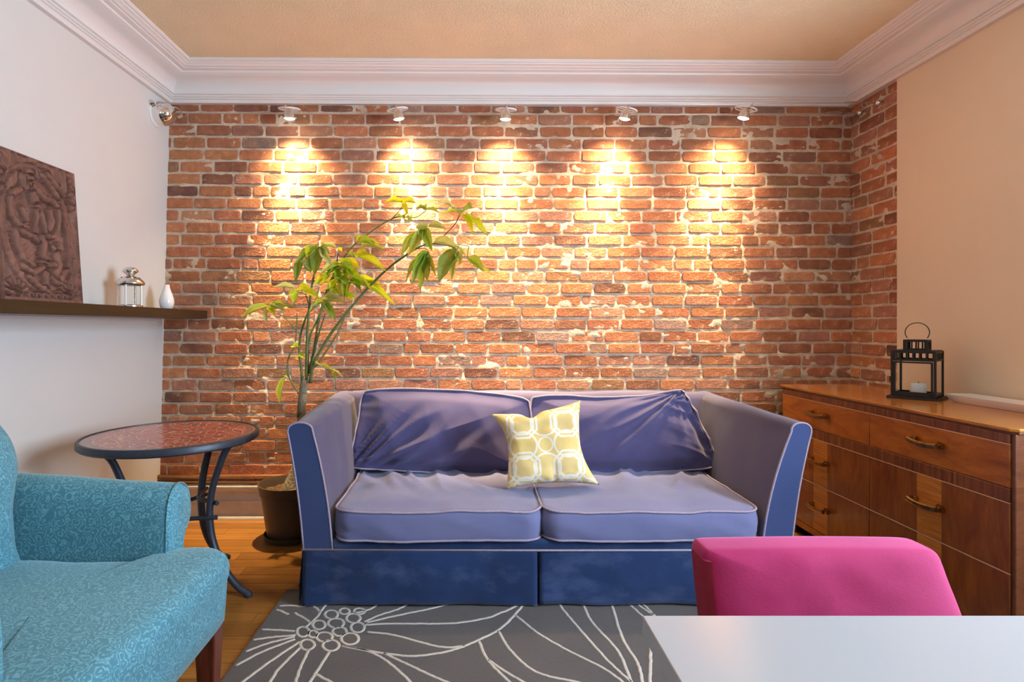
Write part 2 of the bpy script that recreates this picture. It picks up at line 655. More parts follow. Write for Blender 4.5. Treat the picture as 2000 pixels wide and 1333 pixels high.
def mk_carved():
    m = NT('carved_teak')
    v = m.obj()
    n1 = m.noise(m.obj((12, 12, 3)), 2.0, 6, 0.6)
    n2 = m.noise(v, 90, 4)
    c = m.ramp(n1, [(0.3, (0.13, 0.058, 0.040)), (0.6, (0.23, 0.108, 0.077)), (0.8, (0.30, 0.150, 0.110))])
    geo = m.n('ShaderNodeNewGeometry').outputs['Pointiness']
    m.p(Base_Color=c, Roughness=0.72, Specular_IOR_Level=0.3)
    m.bump(m.math('ADD', n1, m.math('MULTIPLY', n2, 0.4)), 0.35, 0.003)
    return m.mat


M['carved'] = mk_carved()


def mk_leaf():
    m = NT('leaf_green')
    v = m.obj()
    s = m.sep(v)
    ay = m.math('ABSOLUTE', s[1])
    vein = m.n('ShaderNodeTexWave', {'Vector': m.n('ShaderNodeCombineXYZ', {'X': m.math('SUBTRACT', s[0], m.math('MULTIPLY', ay, 0.9))}), 'Scale': 2.6}, wave_type='BANDS', bands_direction='X').outputs['Fac']
    mid = m.ramp(ay, [(0.012, 1.0), (0.03, 0.0)])
    oi = m.n('ShaderNodeObjectInfo')
    base = oi.outputs['Color']
    c = m.mix(m.ramp(vein, [(0.0, 0.35), (0.2, 0.0)]), base, m.mix(0.5, base, (0.45, 0.55, 0.12)))
    c = m.mix(m.math('MULTIPLY', mid, 0.6), c, (0.50, 0.58, 0.16))
    m.p(Base_Color=c, Roughness=0.42, Specular_IOR_Level=0.4)
    m.bump(vein, 0.25, 0.02)
    tr = m.n('ShaderNodeBsdfTranslucent', {'Color': m.mix(0.35, c, (0.75, 0.80, 0.05))})
    ms = m.n('ShaderNodeMixShader', {0: 0.5, 1: m.b.outputs[0], 2: tr.outputs[0]})
    m.nt.links.new(ms.outputs[0], m.nt.nodes['Material Output'].inputs[0])
    return m.mat


M['leaf'] = mk_leaf()
M['stem'] = simple('green_stem', (0.085, 0.13, 0.035), 0.5, c2=(0.16, 0.19, 0.06), scale=25)
M['stem_brown'] = simple('brown_stem', (0.10, 0.055, 0.022), 0.6, c2=(0.16, 0.13, 0.05), scale=25)
M['trunk'] = simple('trunk_bark', (0.16, 0.13, 0.085), 0.85, c2=(0.33, 0.26, 0.16), scale=30, bump=0.8, bscale=70, bdist=0.01)

# ------------------------------------------------------------------ the room
YB = 3.235                                   # back wall distance
XL, XR = -1.735, 2.170
TILT = 0.0115                                # the brick wall runs very slightly off square
YR = -3.20                                   # rear wall behind the camera
CEIL = 2.53


def xl(z):                                   # the left wall leans a little out of plumb
    return XL - 0.026 * (2.365 - z)


# floor: a dark underlay with every visible board on it
floor = struct(MB().box(-2.0, 2.4, YR, 3.4, -0.05, -0.014).build('floor', M['gap']))
PW = 0.0815
y = 3.30
row = 0
while y > 0.4:
    y0 = y - PW
    x = -1.95 + (row * 0.37) % 0.9 - 0.9
    while x < 2.3:
        L = R.uniform(0.75, 1.35)
        a, b = max(x, -1.95), min(x + L, 2.3)
        if b - a > 0.03:
            o = MB().box(a + 0.0008, b - 0.0008, y0 + 0.0012, y - 0.0012, -0.014, 0.0).build('plank', M['plank'], floor)
        x += L
    y = y0
    row += 1
m_ = MB().box(-1.95, 2.3, YR, y, -0.014, 0.0).build('plank_field', M['plank'], floor)
m_['kind'] = 'stuff'

struct(MB().box(-2.0, 2.4, YR, 3.4, CEIL, CEIL + 0.06).build('ceiling', M['ceiling']))

# left wall (leaning slab)
lw = MB()
lw.add([(xl(0), YR, -0.01), (xl(0), 3.33, -0.01), (xl(CEIL), 3.33, CEIL), (xl(CEIL), YR, CEIL),
        (-2.0, YR, -0.01), (-2.0, 3.33, -0.01), (-2.0, 3.33, CEIL), (-2.0, YR, CEIL)],
       [(0, 1, 2, 3), (4, 7, 6, 5), (0, 4, 5, 1), (3, 2, 6, 7), (0, 3, 7, 4), (1, 5, 6, 2)])
struct(lw.build('wall_left', M['plaster']))

# ---- bricks
PAL = [((0.47, 0.165, 0.070), 5), ((0.40, 0.130, 0.055), 5), ((0.33, 0.105, 0.052), 3), ((0.36, 0.155, 0.105), 3), ((0.44, 0.20, 0.115), 2),
       ((0.22, 0.080, 0.045), 1.6), ((0.12, 0.050, 0.034), 0.7), ((0.27, 0.135, 0.060), 1), ((0.30, 0.19, 0.15), 0.7), ((0.52, 0.20, 0.08), 2.5)]


def brick_colour():
    t = R.uniform(0, sum(w for _, w in PAL))
    for c, w in PAL:
        t -= w
        if t <= 0:
            break
    k = R.uniform(0.82, 1.18)
    c = tuple(q * 0.80 + g * 0.20 for q, g in zip(c, (0.31, 0.165, 0.115)))
    return tuple(min(1, q * k * R.uniform(0.95, 1.05)) for q in c)


def brick_geo(L, H, seed, proud=0.0, depth=0.022, nx=5, nz=3):
    """front face at y = -proud (towards the room), centred on x and z; worn, rounded edges"""
    r = random.Random(seed)
    vs, fs = [], []
    for j in range(nz + 1):
        for i in range(nx + 1):
            u, v = i / nx * 2 - 1, j / nz * 2 - 1
            edge = i in (0, nx) or j in (0, nz)
            corner = i in (0, nx) and j in (0, nz)
            px, pz = u * L / 2, v * H / 2
            if 0 < i < nx and not edge:
                px += r.uniform(-.01, .01)
            inw = r.uniform(0.0, 0.0022) if edge else 0
            if corner:
                inw = r.uniform(0.002, 0.0075)
            if i in (0, nx):
                px -= math.copysign(inw, u)
            if j in (0, nz):
                pz -= math.copysign(inw * (0.7 if corner else 1), v)
            if not edge:
                # pull the inner ring of points out to the edge so only a narrow arris is rounded
                if i in (1, nx - 1):
                    px = math.copysign(L / 2 - r.uniform(0.005, 0.008), u)
                pz = math.copysign(H / 2 - r.uniform(0.0045, 0.007), v)
            py = -proud + (r.uniform(0.0012, 0.0034) if edge else r.uniform(-0.0008, 0.0006))
            vs.append((px, py, pz))
    W = nx + 1
    for j in range(nz):
        for i in range(nx):
            a = j * W + i
            fs.append((a, a + 1, a + W + 1, a + W))
    ring = [i for i in range(W)] + [j * W + nx for j in range(1, nz + 1)] + [nz * W + i for i in range(nx - 1, -1, -1)] + [j * W for j in range(nz - 1, 0, -1)]
    n0 = len(vs)
    for k in ring:
        x_, y_, z_ = vs[k]
        vs.append((x_ * 1.004, depth, z_ * 1.01))
    n = len(ring)
    for k in range(n):
        fs.append((ring[k], n0 + k, n0 + (k + 1) % n, ring[(k + 1) % n]))
    return vs, fs


def brick_mesh(items):
    """items: list of (verts, faces, colour) joined in one mesh with the clay colour as an attribute"""
    vs, fs, cs = [], [], []
    for v, f, c in items:
        n = len(vs)
        vs += v
        fs += [tuple(i + n for i in q) for q in f]
        cs += [(*c, 1.0)] * len(v)
    me = bpy.data.meshes.new('brick')
    me.from_pydata(vs, [], fs)
    at = me.color_attributes.new('bc', 'FLOAT_COLOR', 'POINT')
    at.data.foreach_set('color', [q for c in cs for q in c])
    me.materials.append(M['brick'])
    me.shade_smooth()
    me.set_sharp_from_angle(angle=math.radians(11))
    me.update()
    return me


def lay_bricks(x0, x1, zt, zb, pitch, first_h, seed):
    """courses from zt down to zb between x0 and x1 -> list of (cx, cz, L, H)"""
    r = random.Random(seed)
    out = []
    z1 = zt
    k = 0
    while z1 > zb + 0.012:
        h = first_h if k == 0 else pitch
        z0 = max(z1 - h, zb)
        header_course = k in (1, 7, 13, 20, 26)
        x = x0 - (0.0 if k % 2 else 0.098) + r.uniform(-0.02, 0.02)
        if k % 5 == 3:
            x -= 0.05
        while x < x1:
            q = r.random()
            L = 0.1955 + r.uniform(-0.007, 0.007)
            if q < (0.42 if header_course else 0.05):
                L = 0.103 + r.uniform(-0.010, 0.014)
            elif q < 0.10:
                L = 0.150 + r.uniform(-0.02, 0.02)
            a, b = max(x, x0), min(x + L, x1)
            if x1 - b < 0.035:
                b = x1
            g = 0.0040
            if b - a > 0.03:
                out.append(((a + b) / 2, (z0 + z1) / 2 + r.uniform(-.0012, .0012), b - a - 2 * g + r.uniform(-.003, .001), z1 - z0 - 0.0085 - r.uniform(0, .003)))
            x = b if b >= x1 else x + L
            if b >= x1:
                break
        z1 = z0
        k += 1
    return out


# back wall: mortar bed in its own frame (x along the wall, y into it)
wall_back = struct_root('wall_back')
wall_back.location = (0, YB, 0)
wall_back.rotation_euler = (0, 0, TILT)
ZT, ZB = 2.372, 0.232


def mortar_y(x, z):
    return 0.0036 + 0.0052 * fbm(x * 16, z * 24, 1.3, 3)


NU, NV = 440, 280
mb = MB().grid(lambda u, v: (-1.86 + u * 4.06, mortar_y(-1.86 + u * 4.06, 0.2 + v * 2.25), 0.2 + v * 2.25), NU, NV)
mb.build('mortar', M['mortar'], wall_back, smooth=180, local=True, recalc=False)
MB().box(-1.95, 2.3, 0.024, 0.12, -0.02, CEIL).build('backing', M['mortar'], wall_back, local=True)

brks = lay_bricks(-1.86, 2.192, ZT, ZB, 0.0693, 0.0505, 11)


def wall_vis(b):
    cx, cz, L, H = b
    hid = (-0.78 < cx < 1.23 and cz < 0.72) or (cx > 1.74 and cz < 0.76) or (cx < -1.5 and 1.12 < cz < 1.2) or cx - L / 2 < xl(cz) - 0.02 or cx < -1.7 and cz < 1.12
    return (0 if hid else L * H)


order = sorted(range(len(brks)), key=lambda i: (-round(wall_vis(brks[i]) * 700), math.hypot(brks[i][0] - 0.25, brks[i][1] - 1.3)))
single = set(order[:300])
rest = []
for i, (cx, cz, L, H) in enumerate(brks):
    v, f = brick_geo(L, H, i, proud=R.uniform(-0.002, 0.003))
    c = brick_colour()
    if i in single:
        me = brick_mesh([(v, f, c)])
        o = bpy.data.objects.new('brick', me)
        COL.objects.link(o)
        o.parent = wall_back
        o.location = (cx, 0, cz)
        o.rotation_euler = (0, R.uniform(-0.006, 0.006), 0)
    else:
        rest.append(([(a + cx, b, d + cz) for a, b, d in v], f, c))
o = bpy.data.objects.new('brick_field', brick_mesh(rest))
COL.objects.link(o)
o.parent = wall_back
o['kind'] = 'stuff'

# right wall: plaster, with the end of the brick wall returning round the corner
YP = 2.887
wall_right = struct_root('wall_right')
wr = MB()
# plaster with a window opening at y .25..1.25, z 0.75..2.2
wr.box(XR, XR + 0.2, 1.25, YP, -0.01, CEIL)
wr.box(XR, XR + 0.2, YR, 0.25, -0.01, CEIL)
wr.box(XR, XR + 0.2, 0.25, 1.25, -0.01, 0.75)
wr.box(XR, XR + 0.2, 0.25, 1.25, 2.2, CEIL)
wr.build('plaster', M['plaster_right'], wall_right)
XM = 2.186
MB().grid(lambda u, v: (XM + mortar_y(u * 0.4 + 5, 0.2 + v * 2.25), 3.30 - u * (3.30 - YP), 0.2 + v * 2.25), 50, 280).build('mortar', M['mortar'], wall_right, smooth=180, recalc=False)
MB().box(XM + 0.024, XM + 0.2, YP, 3.34, -0.01, CEIL).build('backing', M['mortar'], wall_right)
for i, (s, cz, L, H) in enumerate(lay_bricks(-0.005, 3.29 - YP, ZT, 0.7, 0.0693, 0.0505, 23)):
    v, f = brick_geo(L, H, 5000 + i, proud=R.uniform(-0.002, 0.003))
    me = brick_mesh([(v, f, brick_colour())])
    o = bpy.data.objects.new('brick', me)
    COL.objects.link(o)
    o.parent = wall_right
    o.location = (XM, 3.285 - s, cz)
    o.rotation_euler = (0, 0, -PI / 2)

# rear wall with two tall windows (behind the camera)
rw = MB()
for a, b in ((-2.0, -1.25), (-0.25, 0.55), (1.55, 2.4)):
    rw.box(a, b, YR - 0.16, YR, -0.01, CEIL)
for a, b in ((-1.25, -0.25), (0.55, 1.55)):
    rw.box(a, b, YR - 0.16, YR, -0.01, 0.7)
    rw.box(a, b, YR - 0.16, YR, 2.2, CEIL)
struct(rw.build('wall_rear', M['plaster']))


def window(name, axis, a0, a1, z0, z1, t0, t1):
    root = struct_root(name)
    w = 0.05

    def bar(p0, p1, q0, q1):
        m = MB()
        if axis == 'y':
            m.box(p0, p1, t0, t1, q0, q1)
        else:
            m.box(t0, t1, p0, p1, q0, q1)
        return m
    for args in ((a0, a0 + w, z0, z1), (a1 - w, a1, z0, z1), (a0 + w, a1 - w, z0, z0 + w), (a0 + w, a1 - w, z1 - w, z1)):
        bar(*args).build('frame', M['frame_white'], root)
    bar((a0 + a1) / 2 - 0.02, (a0 + a1) / 2 + 0.02, z0 + w, z1 - w).build('mullion', M['frame_white'], root)
    return root


window('window_1', 'y', -1.25, -0.25, 0.7, 2.2, YR - 0.08, YR - 0.03)
window('window_2', 'y', 0.55, 1.55, 0.7, 2.2, YR - 0.08, YR - 0.03)
window('window_3', 'x', 0.25, 1.25, 0.75, 2.2, XR + 0.04, XR + 0.08)

# cornice: one moulded profile run along the three walls (p = out from the wall, h = below the ceiling)
PROF = [(-0.06, 0.0), (0.224, 0.0), (0.224, 0.007), (0.216, 0.013), (0.208, 0.013), (0.204, 0.018), (0.196, 0.020), (0.186, 0.028), (0.176, 0.030), (0.172, 0.034), (0.150, 0.038),
        (0.146, 0.046), (0.134, 0.049), (0.124, 0.056), (0.114, 0.058), (0.094, 0.064), (0.076, 0.074), (0.062, 0.087), (0.053, 0.102), (0.050, 0.116), (0.056, 0.119), (0.056, 0.126), (0.046, 0.129),
        (0.046, 0.137), (0.038, 0.140), (0.038, 0.146), (0.030, 0.149), (0.026, 0.160), (0.024, 0.166), (-0.06, 0.166)]


def yback(x):
    return YB + TILT * x


tr = MB()
path = []
for p, h in PROF:
    xl_, xr_ = XL + p, XR + 0.004 - p
    path.append([(xl_, YR, CEIL - h), (xl_, yback(xl_) - p, CEIL - h), (xr_, yback(xr_) - p, CEIL - h), (xr_, YR, CEIL - h)])
n = len(PROF)
vs = [q for pp in path for q in pp]
fs = []
for i in range(n):
    for k in range(3):
        j = (i + 1) % n
        fs.append((i * 4 + k, i * 4 + k + 1, j * 4 + k + 1, j * 4 + k))
tr.add(vs, fs)
struct(tr.build('trim_1', M['trim'], smooth=25))

# baseboard of the back wall: tall stepped skirting
def base_back():
    prof = [(0.0, 0.0), (0.036, 0.0), (0.036, 0.012), (0.030, 0.022), (0.022, 0.026), (0.020, 0.090), (0.024, 0.094), (0.028, 0.100), (0.024, 0.106), (0.016, 0.109), (0.014, 0.150),
            (0.024, 0.158), (0.034, 0.170), (0.038, 0.182), (0.036, 0.192), (0.0, 0.196)]
    x0, x1 = -1.81, 2.18
    a = [(x0, yback(x0) - p, h) for p, h in prof]
    b = [(x1, yback(x1) - p, h) for p, h in prof]
    n = len(prof)
    mb = MB().add(a + b, [(i, (i + 1) % n, (i + 1) % n + n, i + n) for i in range(n)] + [tuple(range(n)), tuple(range(2 * n - 1, n - 1, -1))])
    return struct(mb.build('baseboard_back', M['skirting'], smooth=35))


base_back()
MB_ = MB().box(xl(0.1) - 0.01, xl(0.1) + 0.014, YR, 3.19, 0, 0.13)
struct(MB_.build('baseboard_left', M['trim'], bevel=0.004))

# ------------------------------------------------------------------ sofa
SX = 0.29
sofa = thing('sofa', 'large faded navy blue two-seat sofa with skirt and pale corded piping against the brick wall', 'sofa', (SX, 2.65, 0))
YF, YBK = 2.20, 3.12


def arm_section(side, y):
    """outline of the flaring arm at depth y, from the inner foot over the top to the outer foot, in (x, z)"""
    t = (y - YF) / (YBK - YF)
    zt = 0.722 + 0.018 * t
    if side < 0:
        ib, it, ot, ob = -0.552 - 0.01 * t, -0.628, -0.726 - 0.05 * t, -0.664 - 0.05 * t
    else:
        ib, it, ot, ob = 1.126 + 0.01 * t, 1.240 - 0.03 * t, 1.318, 1.240
    pts = []
    for k in range(9):
        u = k / 8
        z = 0.226 + (zt - 0.035 - 0.226) * u
        pts.append((ib + (it - ib) * (0.35 * u + 0.65 * u * u), z))
    cx, hw = (it + ot) / 2, abs(it - ot) / 2
    for k in range(1, 10):
        a = PI * k / 10
        pts.append((cx - side * hw * math.cos(a), zt - 0.035 + 0.035 * math.sin(a) ** 0.8))
    for k in range(9):
        u = 1 - k / 8
        z = 0.226 + (zt - 0.035 - 0.226) * u
        pts.append((ob + (ot - ob) * (0.5 * u + 0.5 * u * u), z))
    return pts


for side in (-1, 1):
    mb = MB()
    rings = []
    N = 22
    for i in range(N + 1):
        t = i / N
        y = YF + (YBK - YF) * t
        sec = arm_section(side, y)
        ring = []
        for x, z in sec:
            b = 0.006 * fbm(x * 3 + side, y * 5, z * 4, 3)
            ring.append(Vector((x + b, y, z)))
        rings.append(ring)
    mb.rings(rings)
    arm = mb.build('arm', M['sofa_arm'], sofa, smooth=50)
    sec = [(x, YF - 0.002, z) for x, z in arm_section(side, YF)]
    MB().tube(sec, 0.0042, 6).build('piping', M['piping'], arm, smooth=180)
    MB().prism([(x, z) for x, y, z in sec], YF - 0.0035, YF + 0.004, 'y').build('front_panel', M['sofa_front_daylit'], arm)

# back, base
bk = MB()
rings = []
for i in range(31):
    t = i / 30
    x = -0.66 + (1.24 + 0.66) * t
    zt = 0.742 + 0.004 * math.sin(x * 9)
    sec = [(2.90, 0.25), (2.93, 0.5), (2.985, zt - 0.03), (3.0, zt - 0.006), (3.03, zt), (3.10, zt), (3.125, zt - 0.01), (3.135, zt - 0.04), (3.135, 0.25)]
    rings.append([Vector((x, yy, zz)) for yy, zz in sec])
bk.rings(rings)
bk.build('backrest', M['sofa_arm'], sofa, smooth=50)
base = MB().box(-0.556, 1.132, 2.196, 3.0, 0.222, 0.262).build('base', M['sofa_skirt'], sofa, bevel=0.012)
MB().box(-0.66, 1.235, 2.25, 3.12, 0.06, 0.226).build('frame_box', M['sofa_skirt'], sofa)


def skirt_panel(path, seed):
    """hanging cloth strip along a path of (x, y) with waves that grow toward the hem"""
    r = random.Random(seed)
    pts = spline([(a, b, 0) for a, b in path], 12)
    nv = 14
    vs, fs = [], []
    m = len(pts)
    for j in range(nv + 1):
        v = j / nv
        z = 0.226 - v * 0.204
        for i, p in enumerate(pts):
            t = (pts[min(i + 1, m - 1)] - pts[max(i - 1, 0)]).normalized()
            nrm = Vector((t.y, -t.x, 0))
            w = v * (0.013 + 0.022 * noise.noise((p.x * 4.5 + seed, p.y * 4, v * 0.8))) + 0.004 * noise.noise((p.x * 17, p.y * 9, v * 3))
            if abs(v - 0.74) < 0.045:
                w += 0.0022
            zz = z - 0.010 * v * (0.3 + 1.6 * noise.noise((p.x * 2.2, seed, 0)))
            vs.append((p.x + nrm.x * w, p.y + nrm.y * w, max(zz, 0.016)))
    for j in range(nv):
        for i in range(m - 1):
            a = j * m + i
            fs.append((a, a + 1, a + m + 1, a + m))
    return MB().add(vs, fs)


for i, pth in enumerate([[(-0.664, 2.196), (-0.45, 2.194), (-0.2, 2.193), (0.0, 2.194), (0.247, 2.192)],
                         [(0.256, 2.195), (0.5, 2.194), (0.8, 2.195), (1.238, 2.196)],
                         [(-0.676, 3.10), (-0.676, 2.8), (-0.674, 2.5), (-0.672, 2.215)],
                         [(1.246, 2.215), (1.248, 2.5), (1.248, 3.10)]]):
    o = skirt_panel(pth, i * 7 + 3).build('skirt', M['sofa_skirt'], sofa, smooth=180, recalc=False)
    sd = o.modifiers.new('solid', 'SOLIDIFY')
    sd.thickness = 0.004
# kick pleat behind the split in the middle
MB().box(0.19, 0.31, 2.214, 2.218, 0.02, 0.222).build('pleat', M['sofa_skirt'], sofa)
MB().box(-0.662, -0.60, 2.206, 2.212, 0.02, 0.222).build('pleat', M['sofa_skirt'], sofa)
MB().tube([(-0.668, 2.5, 0.227), (-0.668, 2.193, 0.227), (0.28, 2.188, 0.227), (1.243, 2.192, 0.227), (1.246, 2.5, 0.227)], 0.0044, 6).build('piping', M['piping'], sofa, smooth=180)


def cushion(out, prof, disp, xf, name, mat, parent, pip=None, pmat=None):
    """out: outline (a, b); prof: list of (scale, height); disp(a, b, h) -> added height; xf maps (a, b, h) to the place"""
    mb = MB()
    rings = []
    for s, h in prof:
        ring = []
        for a, b in out:
            aa, bb = a * s, b * s
            d = disp(aa, bb, h)
            if isinstance(d, tuple):
                ring.append(xf(aa + d[0], bb + d[1], h + d[2]))
            else:
                ring.append(xf(aa, bb, h + d))
        rings.append(ring)
    mb.rings(rings)
    o = mb.build(name, mat, parent, smooth=180)
    for s, h in (pip or []):
        pts = []
        for a, b in out:
            aa, bb = a * s, b * s
            d = disp(aa, bb, h)
            if isinstance(d, tuple):
                pts.append(xf(aa + d[0], bb + d[1], h + d[2]))
            else:
                pts.append(xf(aa, bb, h + d))
        MB().tube(pts, 0.0046, 6, closed=True).build('piping', pmat or M['piping'], o, smooth=180)
    return o


def seat_prof(t, crown):
    p = [(0.02, 0.0), (0.5, 0.0), (0.9, 0.0), (0.985, 0.004), (1.0, 0.014)]
    for k in range(1, 6):
        u = k / 6
        p.append((1.0 + 0.016 * math.sin(PI * u), 0.014 + (t - 0.02) * u))
    p += [(1.0, t - 0.006)]
    for k in range(1, 26):
        s = 1 - k / 25
        p.append((max(s, 0.012), t + crown * (1 - (1 - (1 - s)) ** 2.6) * sstep(0, 0.35, 1 - s) - 0.002))
    return p


# seat cushions: two deep boxed cushions
for i, (x0, x1) in enumerate(((-0.548, 0.268), (0.272, 1.122))):
    cx, w = (x0 + x1) / 2, x1 - x0
    y0, y1 = 2.186, 2.90
    cy, d = (y0 + y1) / 2, y1 - y0

    def dsp(a, b, h, i=i, cx=cx):
        top = sstep(0.08, 0.13, h)
        # gathered pleats running back from the front edge plus soft sag
        f = ridge(a * 10 + (b + 0.4) * 4.0 * (1 if i == 0 else -1) + 3 * i, b * 2.0, 1.7 + i) ** 2
        g = 0.027 * f * sstep(-0.25, 0.15, b) * (0.35 + 0.65 * sstep(-0.4, 0.3, noise.noise((a * 3, 2.0 + i, 0)))) + 0.008 * fbm(a * 5, b * 3, i, 3)
        sag = -0.010 * math.exp(-((a / 0.25) ** 2 + ((b - 0.05) / 0.2) ** 2))
        side = (1 - top) * 0.008 * noise.noise((a * 14 + h * 30, b * 9, h * 9 + i))
        fr = 0.012 * noise.noise((a * 3.0, i * 5.0, 0.0)) * sstep(-0.2, -0.36, b)
        bow = 0.010 * math.cos(a / 0.42 * 1.4) if b < 0 else 0
        return (side, side - (bow * sstep(-0.1, -0.36, b)), top * (g + sag) + fr * 0.4)
    out = rrect(w, d, 0.075, 9, 24)
    cushion(out, seat_prof(0.126, 0.016), dsp, lambda a, b, h, cx=cx, cy=cy: Vector((cx + a, cy + b, 0.258 + h)), 'seat_cushion', M['sofa_cushion'], sofa,
            pip=[(1.004, 0.122), (1.004, 0.010)])


def back_prof(t, puff):
    """lens profile: back face, side band, puffed front face; h grows toward the room"""
    p = [(0.02, -puff * 0.2), (0.6, -puff * 0.15), (0.95, 0.0), (1.0, 0.02), (1.012, t * 0.5), (1.0, t - 0.012)]
    for k in range(1, 30):
        s = 1 - k / 29
        p.append((max(s, 0.012), t - 0.008 + puff * (1 - s ** 3.0) * sstep(0, 0.3, 1 - s)))
    return p


def back_cushion(i):
    # outline in the plane of the cushion, a along the sofa, b up
    if i == 0:
        cor = [(-0.425, 0.02), (-0.10, 0.0), (0.28, -0.012), (0.42, -0.01), (0.437, 0.02), (0.437, 0.18), (0.432, 0.31), (0.412, 0.352), (0.30, 0.377), (0.05, 0.400), (-0.20, 0.408),
               (-0.36, 0.402), (-0.412, 0.375), (-0.425, 0.25), (-0.437, 0.12), (-0.440, 0.05)]
        cx = -0.150
    else:
        cor = [(-0.43, 0.02), (-0.1, -0.008), (0.25, 0.004), (0.43, 0.022), (0.452, 0.045), (0.445, 0.09), (0.42, 0.17), (0.385, 0.27), (0.350, 0.352), (0.325, 0.392), (0.295, 0.398),
               (0.12, 0.372), (-0.1, 0.365), (-0.28, 0.374), (-0.40, 0.368), (-0.437, 0.342), (-0.442, 0.2), (-0.440, 0.05)]
        cx = 0.728
    out = [(q.x, q.y - 0.19) for q in spline([(a, b, 0) for a, b in cor], 12, closed=True)]
    lean = math.radians(19)

    def xf(a, b, h):
        y = -h * math.cos(lean) + b * math.sin(lean)
        z = h * math.sin(lean) * 0.6 + b * math.cos(lean)
        return Vector((cx + a, 2.875 + y, 0.556 + z))

    def dsp(a, b, h):
        fr = sstep(0.05, 0.12, h)
        if i == 0:
            # folds that fan up from the lower left corner, and a bunched left side
            ang = math.atan2(b + 0.34, a + 0.62)
            rad = math.hypot(b + 0.34, a + 0.62)
            f = ridge(ang * 9.0, rad * 2.4, 2.2)
            wgt = sstep(0.55, -0.1, a) * sstep(0.22, -0.12, b)
            g = 0.034 * f * wgt + 0.016 * ridge(a * 4 + b * 1.6, b * 1.0, 5.1)
            bun = 0.010 * ridge(b * 16, a * 3, 1) * sstep(-0.24, -0.42, a)
            g += bun
        else:
            # long diagonal creases rising to the top right corner, gathers down the right edge
            dx, dy = 0.30 - a, 0.20 - b
            ang = math.atan2(dy, dx)
            rad = math.hypot(dx, dy)
            f = ridge(ang * 4.5, rad * 1.2, 7.3)
            g = 0.032 * f * sstep(0.95, 0.15, rad) * sstep(-0.22, 0.05, b + 0.10)
            g += 0.016 * ridge(b * 21 + a * 6, a * 4, 3.3) * sstep(0.16, 0.36, a + b * 0.35)
            g += 0.006 * fbm(a * 5, b * 4, 9, 3)
        e = 0.006 * noise.noise((a * 11, b * 11, 2.0 + i))
        return (e * (1 - fr) + e * 0.3, e * 0.5, fr * (g - 0.010))
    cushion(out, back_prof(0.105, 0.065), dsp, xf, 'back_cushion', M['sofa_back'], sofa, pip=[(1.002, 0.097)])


back_cushion(0)
back_cushion(1)

# ------------------------------------------------------------------ throw pillow
pil = MB()
NP = 44


def pillow_point(u, v, side):
    a, b = u * 2 - 1, v * 2 - 1
    hx, hy = 0.183, 0.176
    # sides bow inward between the four pointed corners
    x = a * hx * (1 - 0.13 * (1 - b * b) * abs(a) ** 3)
    z = b * hy * (1 - 0.11 * (1 - a * a) * abs(b) ** 3)
    z += 0.020 * max(0, b) * a - 0.030 * math.exp(-((a + 0.22) / 0.16) ** 2) * max(0, b) ** 3      # dent in the upper edge
    x += 0.040 * max(0, -b) ** 1.6 * max(0, a) - 0.045 * max(0, b) ** 2 * max(0, -a)
    th = 0.062 * ((1 - a ** 4) * (1 - b ** 4)) ** 0.55
    cr = 0.010 * noise.noise((a * 3.1 + 4, b * 3.3, 2.2)) * (1 - max(abs(a), abs(b)) ** 6) + 0.006 * ridge(a * 4 + b * 2, b * 4 - a, 4.4) * max(abs(a), abs(b)) ** 2 * (1 - max(abs(a), abs(b)) ** 8)
    cr -= 0.020 * math.exp(-((a - 0.16 - 0.03 * b) / 0.05) ** 2) * sstep(-0.25, -0.95, b) * (1 - max(abs(b), 0) ** 10)
    return Vector((x, -side * th - (cr if side > 0 else 0), z))


for side in (1, -1):
    pil.grid(lambda u, v: pillow_point(u, v, side), NP, NP)
me_o = pil.build('throw_pillow', M['trellis'], None, smooth=180, local=True)
# object frame: x across, y up the pillow for the print, so swap axes in the mesh
for v in me_o.data.vertices:
    x, y, z = v.co
    v.co = (x, z, -y)
me_o.data.update()
import bmesh
bm = bmesh.new()
bm.from_mesh(me_o.data)
bmesh.ops.remove_doubles(bm, verts=bm.verts, dist=0.0005)
bmesh.ops.recalc_face_normals(bm, faces=bm.faces)
bm.to_mesh(me_o.data)
bm.free()
me_o.location = (0.312, 2.488, 0.568)
me_o.rotation_euler = Euler((math.radians(90 - 20), math.radians(-3), 0), 'XYZ')
tag(me_o, 'square yellow throw pillow with a white trellis print leaning on the blue sofa', 'pillow')

# ------------------------------------------------------------------ teal armchair (facing right)
ac = thing('armchair', 'teal damask upholstered armchair with scrolled arms and reddish wooden legs in the left corner', 'armchair', (-1.0, 1.22, 0))


def dens(poly, k=8):
    return [(q.x, q.y) for q in spline([(a, b, 0) for a, b in poly], k, closed=True)]


